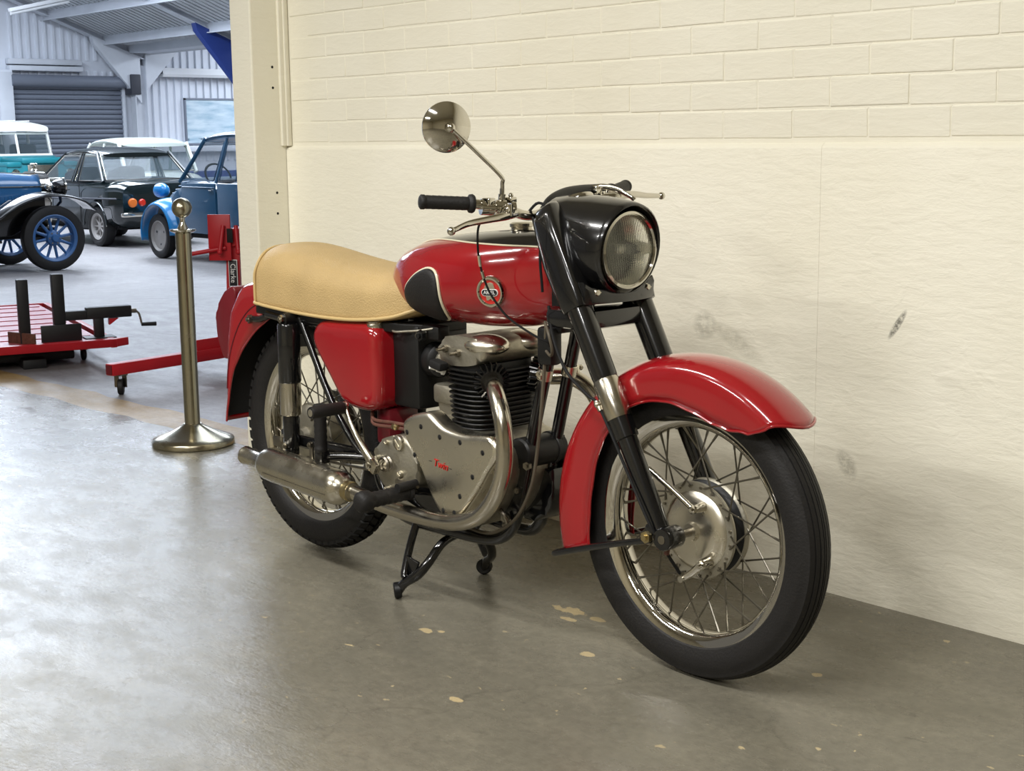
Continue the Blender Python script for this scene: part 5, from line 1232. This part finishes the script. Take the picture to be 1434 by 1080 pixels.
mb = MB(); mb.lathe([(.16, 0), (.175, .01), (.19, 0), (.175, -.01)], (.35, .28, 1.06), (-.8, 0, .5), 24, closed=True); mb.build('steering_wheel', 'inner_black', c3)
# ---- vintage tourer, front end in view
c4 = thing('vintage_car', 'vintage blue car with black front wing and blue spoked wheels', 'car', (-14.23, 3.85, FZ), PI/2)
b4 = body_loft([(.30, .42, .50, 1.18), (.55, .38, .50, 1.17), (1.0, .33, .50, 1.15), (1.38, .29, .50, 1.12)], 3.6).build('bonnet', 'vintage_blue', c4)
MB().tube([Vector((.30, 0, 1.185)), Vector((1.38, 0, 1.125))], .010, 6, 1).build('bonnet_hinge', 'chrome', b4)
for s in (-1, 1):
    MB().tube([Vector((.32, s*.40, 1.0)), Vector((1.38, s*.285, .98))], .008, 6, 1).build('bonnet_moulding', 'chrome', b4)
    for k in range(14):
        x = .62+k*.048; y = .38-.09*(x-.55)/.83-.006
        MB().box((x, s*(y+.004), .80), (.012, .012, .16), .004).build('louvre', 'vintage_blue', b4)
mb = MB(); mb.loft([[Vector((1.38, a, .82+b_)) for a, b_ in superell(.315, .34, 28, 3.4)], [Vector((1.50, a, .82+b_)) for a, b_ in superell(.31, .335, 28, 3.4)]]); rad = mb.build('radiator', 'chrome', c4)
MB().box((1.502, 0, .80), (.01, .50, .54), .004).build('radiator_core', 'inner_black', rad)
mb = MB(); mb.lathe([(0, .10), (.03, .10), (.045, .09), (.045, .075), (.02, .065), (.02, .03), (.04, .02), (.05, -.01), (0, -.01)], (1.44, 0, 1.155), (0, 0, 1), 20); mb.build('radiator_cap', 'chrome', rad)
tubm = body_loft([(-1.9, .50, .48, 1.05), (-1.75, .60, .46, 1.16), (-1.0, .64, .45, 1.18), (-.2, .62, .45, 1.18), (.30, .46, .48, 1.18)], 4.4).build('tub', 'vintage_blue', c4)
pane([(.18, -.50, 1.18), (.18, .50, 1.18), (.05, .50, 1.62), (.05, -.50, 1.62)], 'windscreen', c4)
MB().tube([(.18, -.50, 1.16), (.18, .50, 1.16), (.05, .50, 1.64), (.05, -.50, 1.64)], .014, 8, 1, closed=True).build('windscreen_frame', 'chrome', c4)
MB().box((-.6, 0, .95), (.5, 1.0, .55), .1).build('seat', 'interior', c4)
for s in (-1, 1):
    car_wheel(c4, 1.33, s*.64, .385, .068, 'wheel_blue', 'artillery'); car_wheel(c4, -1.35, s*.64, .385, .068, 'wheel_blue', 'artillery')
    # sweeping front wing
    pts = [(-.35, .40), (-.05, .42), (.25, .47), (.50, .58), (.70, .70), (.92, .82), (1.15, .895), (1.35, .91), (1.55, .885), (1.72, .82), (1.84, .72)]
    P_ = crom([Vector((x, 0, z)) for x, z in pts], 3); rg = []
    for i, p_ in enumerate(P_):
        tt = i/(len(P_)-1); cz_ = .05*math.sin(PI*min(1, tt*1.3))
        rg.append([Vector((p_.x, s*(.46+.32*j/8), p_.z+cz_*(1-(2*j/8-1)**2)-.02*(j/8)**4)) for j in range(9)])
    mb = MB(); mb.loft(rg, False, False, closed=False); wg = mb.build('front_wing', 'black', c4, sharp=60); md = wg.modifiers.new('s', 'SOLIDIFY'); md.thickness = .02
    mb = MB(); mb.prism([(.45, .42), (.45, .58), (.9, .84), (1.34, .86), (1.34, .60), (.9, .42)], lambda u, v, d: Vector((u, s*d, v)), .40, .47, .01); mb.build('inner_valance', 'black', c4)
    rg = []
    for k in range(17):
        a = math.radians(5+170*k/16); rg.append([Vector((-1.35+.46*math.cos(a), s*(.50+.28*j/4), .40+.46*math.sin(a)+.03*(1-(2*j/4-1)**2))) for j in range(5)])
    mb = MB(); mb.loft(rg, False, False, closed=False); wg = mb.build('rear_wing', 'black', c4, sharp=60); wg.modifiers.new('s', 'SOLIDIFY').thickness = .02
    mb = MB(); mb.lathe([(0, .07), (.08, .06), (.100, .05), (.104, .04), (.100, .02), (.08, -.05), (.045, -.09), (0, -.105)], (1.52, s*.47, .975), (1, 0, 0), 28); hl = mb.build('head_lamp', 'black', c4)
    mb = MB(); mb.lathe([(.096, .064), (.109, .054), (.109, .036), (.096, .042)], (1.52, s*.47, .975), (1, 0, 0), 28, closed=True); mb.build('lamp_rim', 'chrome', hl)
    MB().tube([Vector((1.51, s*.47, .90)), Vector((1.56, s*.42, .80)), Vector((1.5, s*.32, .70))], .018, 8, 2).build('lamp_bracket', 'black', hl)
    mb = MB(); mb.sphere((1.36, s*.56, .985), .045, 14, 10, (1.2, 1, 1)); mb.build('side_lamp', 'chrome', c4)
    MB().box((-.1, s*.66, .38), (1.5, .26, .03), .008).build('running_board', 'black', c4)
MB().box((-.1, 0, .44), (3.2, .8, .12), .02).build('chassis', 'inner_black', c4)
MB().cyl((1.33, -.58, .385), (1.33, .58, .385), .03, 12).build('front_axle', 'inner_black', c4)
MB().box((1.75, 0, .52), (.05, .9, .08), .02).build('front_apron', 'inner_black', c4)
# ---- teal four wheel drive with white roof
c5 = thing('off_road_car', 'teal off-road car with white roof and split windscreen in front of the shutter', 'car', (-25.5, 9.85, FZ), .04)
b5 = MB().box((-.15, 0, .80), (3.2, 1.44, .62), .05).build('body', 'car_teal', c5)
cut(b5, [arch(-1.15, .44, .38, 1.2), arch(1.0, .44, .38, 1.2)])
MB().box((1.03, 0, 1.16), (.92, .86, .12), .04).build('bonnet', 'car_teal', c5)
MB().box((.52, 0, 1.16), (.10, 1.48, .16), .02).build('bulkhead', 'car_teal', c5)
for s in (-1, 1):
    MB().box((1.03, s*.58, 1.09), (.90, .30, .10), .03).build('wing_top', 'car_teal', c5)
    for x in (-1.15, 1.0): car_wheel(c5, x, s*.64, .38, .09, 'car_white')
    mb = MB(); mb.lathe([(0, .03), (.08, .025), (.09, 0)], (1.46, s*.56, .92), (1, 0, 0), 20); mb.build('head_lamp', 'chrome', c5)
    p_ = pane([(.46, s*.67, 1.24), (-.4, s*.70, 1.24), (-.4, s*.66, 1.68), (.40, s*.64, 1.68)], 'side_window', c5)
    pane([(-.5, s*.70, 1.24), (-1.6, s*.70, 1.24), (-1.6, s*.66, 1.68), (-.5, s*.66, 1.68)], 'side_window', c5)
    for (x, xt) in ((.48, .36), (-.45, -.45), (-1.68, -1.66)): MB().tube([Vector((x, s*.71, 1.12)), Vector((xt, s*.665, 1.74))], .034, 8, 1).build('window_pillar', 'car_white', c5)
    MB().box((-.65, s*.705, 1.17), (2.1, .03, .10), .008).build('waist_rail', 'car_teal', c5)
MB().box((1.44, 0, .85), (.04, .62, .46), .01).build('grille', 'steel', c5)
MB().box((1.52, 0, .58), (.08, 1.5, .10), .01).build('bumper', 'steel', c5)
q = [Vector((.50, -.70, 1.26)), Vector((.50, .70, 1.26)), Vector((.40, .64, 1.68)), Vector((.40, -.64, 1.68))]
for a, b_ in ((0., .485), (.515, 1.)):
    def m_(u, v): return (q[0]*(1-u)+q[1]*u)*(1-v)+(q[3]*(1-u)+q[2]*u)*v
    pane([m_(a+.015, .03), m_(b_-.015, .03), m_(b_-.015, .97), m_(a+.015, .97)], 'windscreen', c5)
wf_ = MB(); wf_.tube(q, .028, 8, 1, closed=True); wf_.build('windscreen_frame', 'car_white', c5)
MB().tube([m_(.5, -.02), m_(.5, 1.02)], .026, 8, 1).build('windscreen_bar', 'car_white', c5)
mb = MB(); rg = []
for k in range(7):
    u = k/6; x = -1.80+2.28*u; w3 = .68-(.02 if k == 6 else 0)
    rg.append([Vector((x, a, 1.80+b_+.05*(1-(a/w3)**2)-(.04 if k in (0, 6) else 0))) for a, b_ in superell(w3, .085, 28, 3.2)])
mb.loft(rg); rf = mb.build('roof', 'car_white', c5)
for y in (-.3, .0, .3): MB().tube([Vector((-1.7, y, 1.935-.1*y*y)), Vector((.4, y, 1.93-.1*y*y))], .012, 6, 1).build('roof_rib', 'car_white', rf)
for s in (-1, 1): MB().box((.0, s*.33, 1.2), (.4, .42, .55), .06).build('seat', 'interior', c5)
MB().box((-1.0, 0, 1.0), (1.2, 1.2, .3), .05).build('load_bed', 'interior', c5)
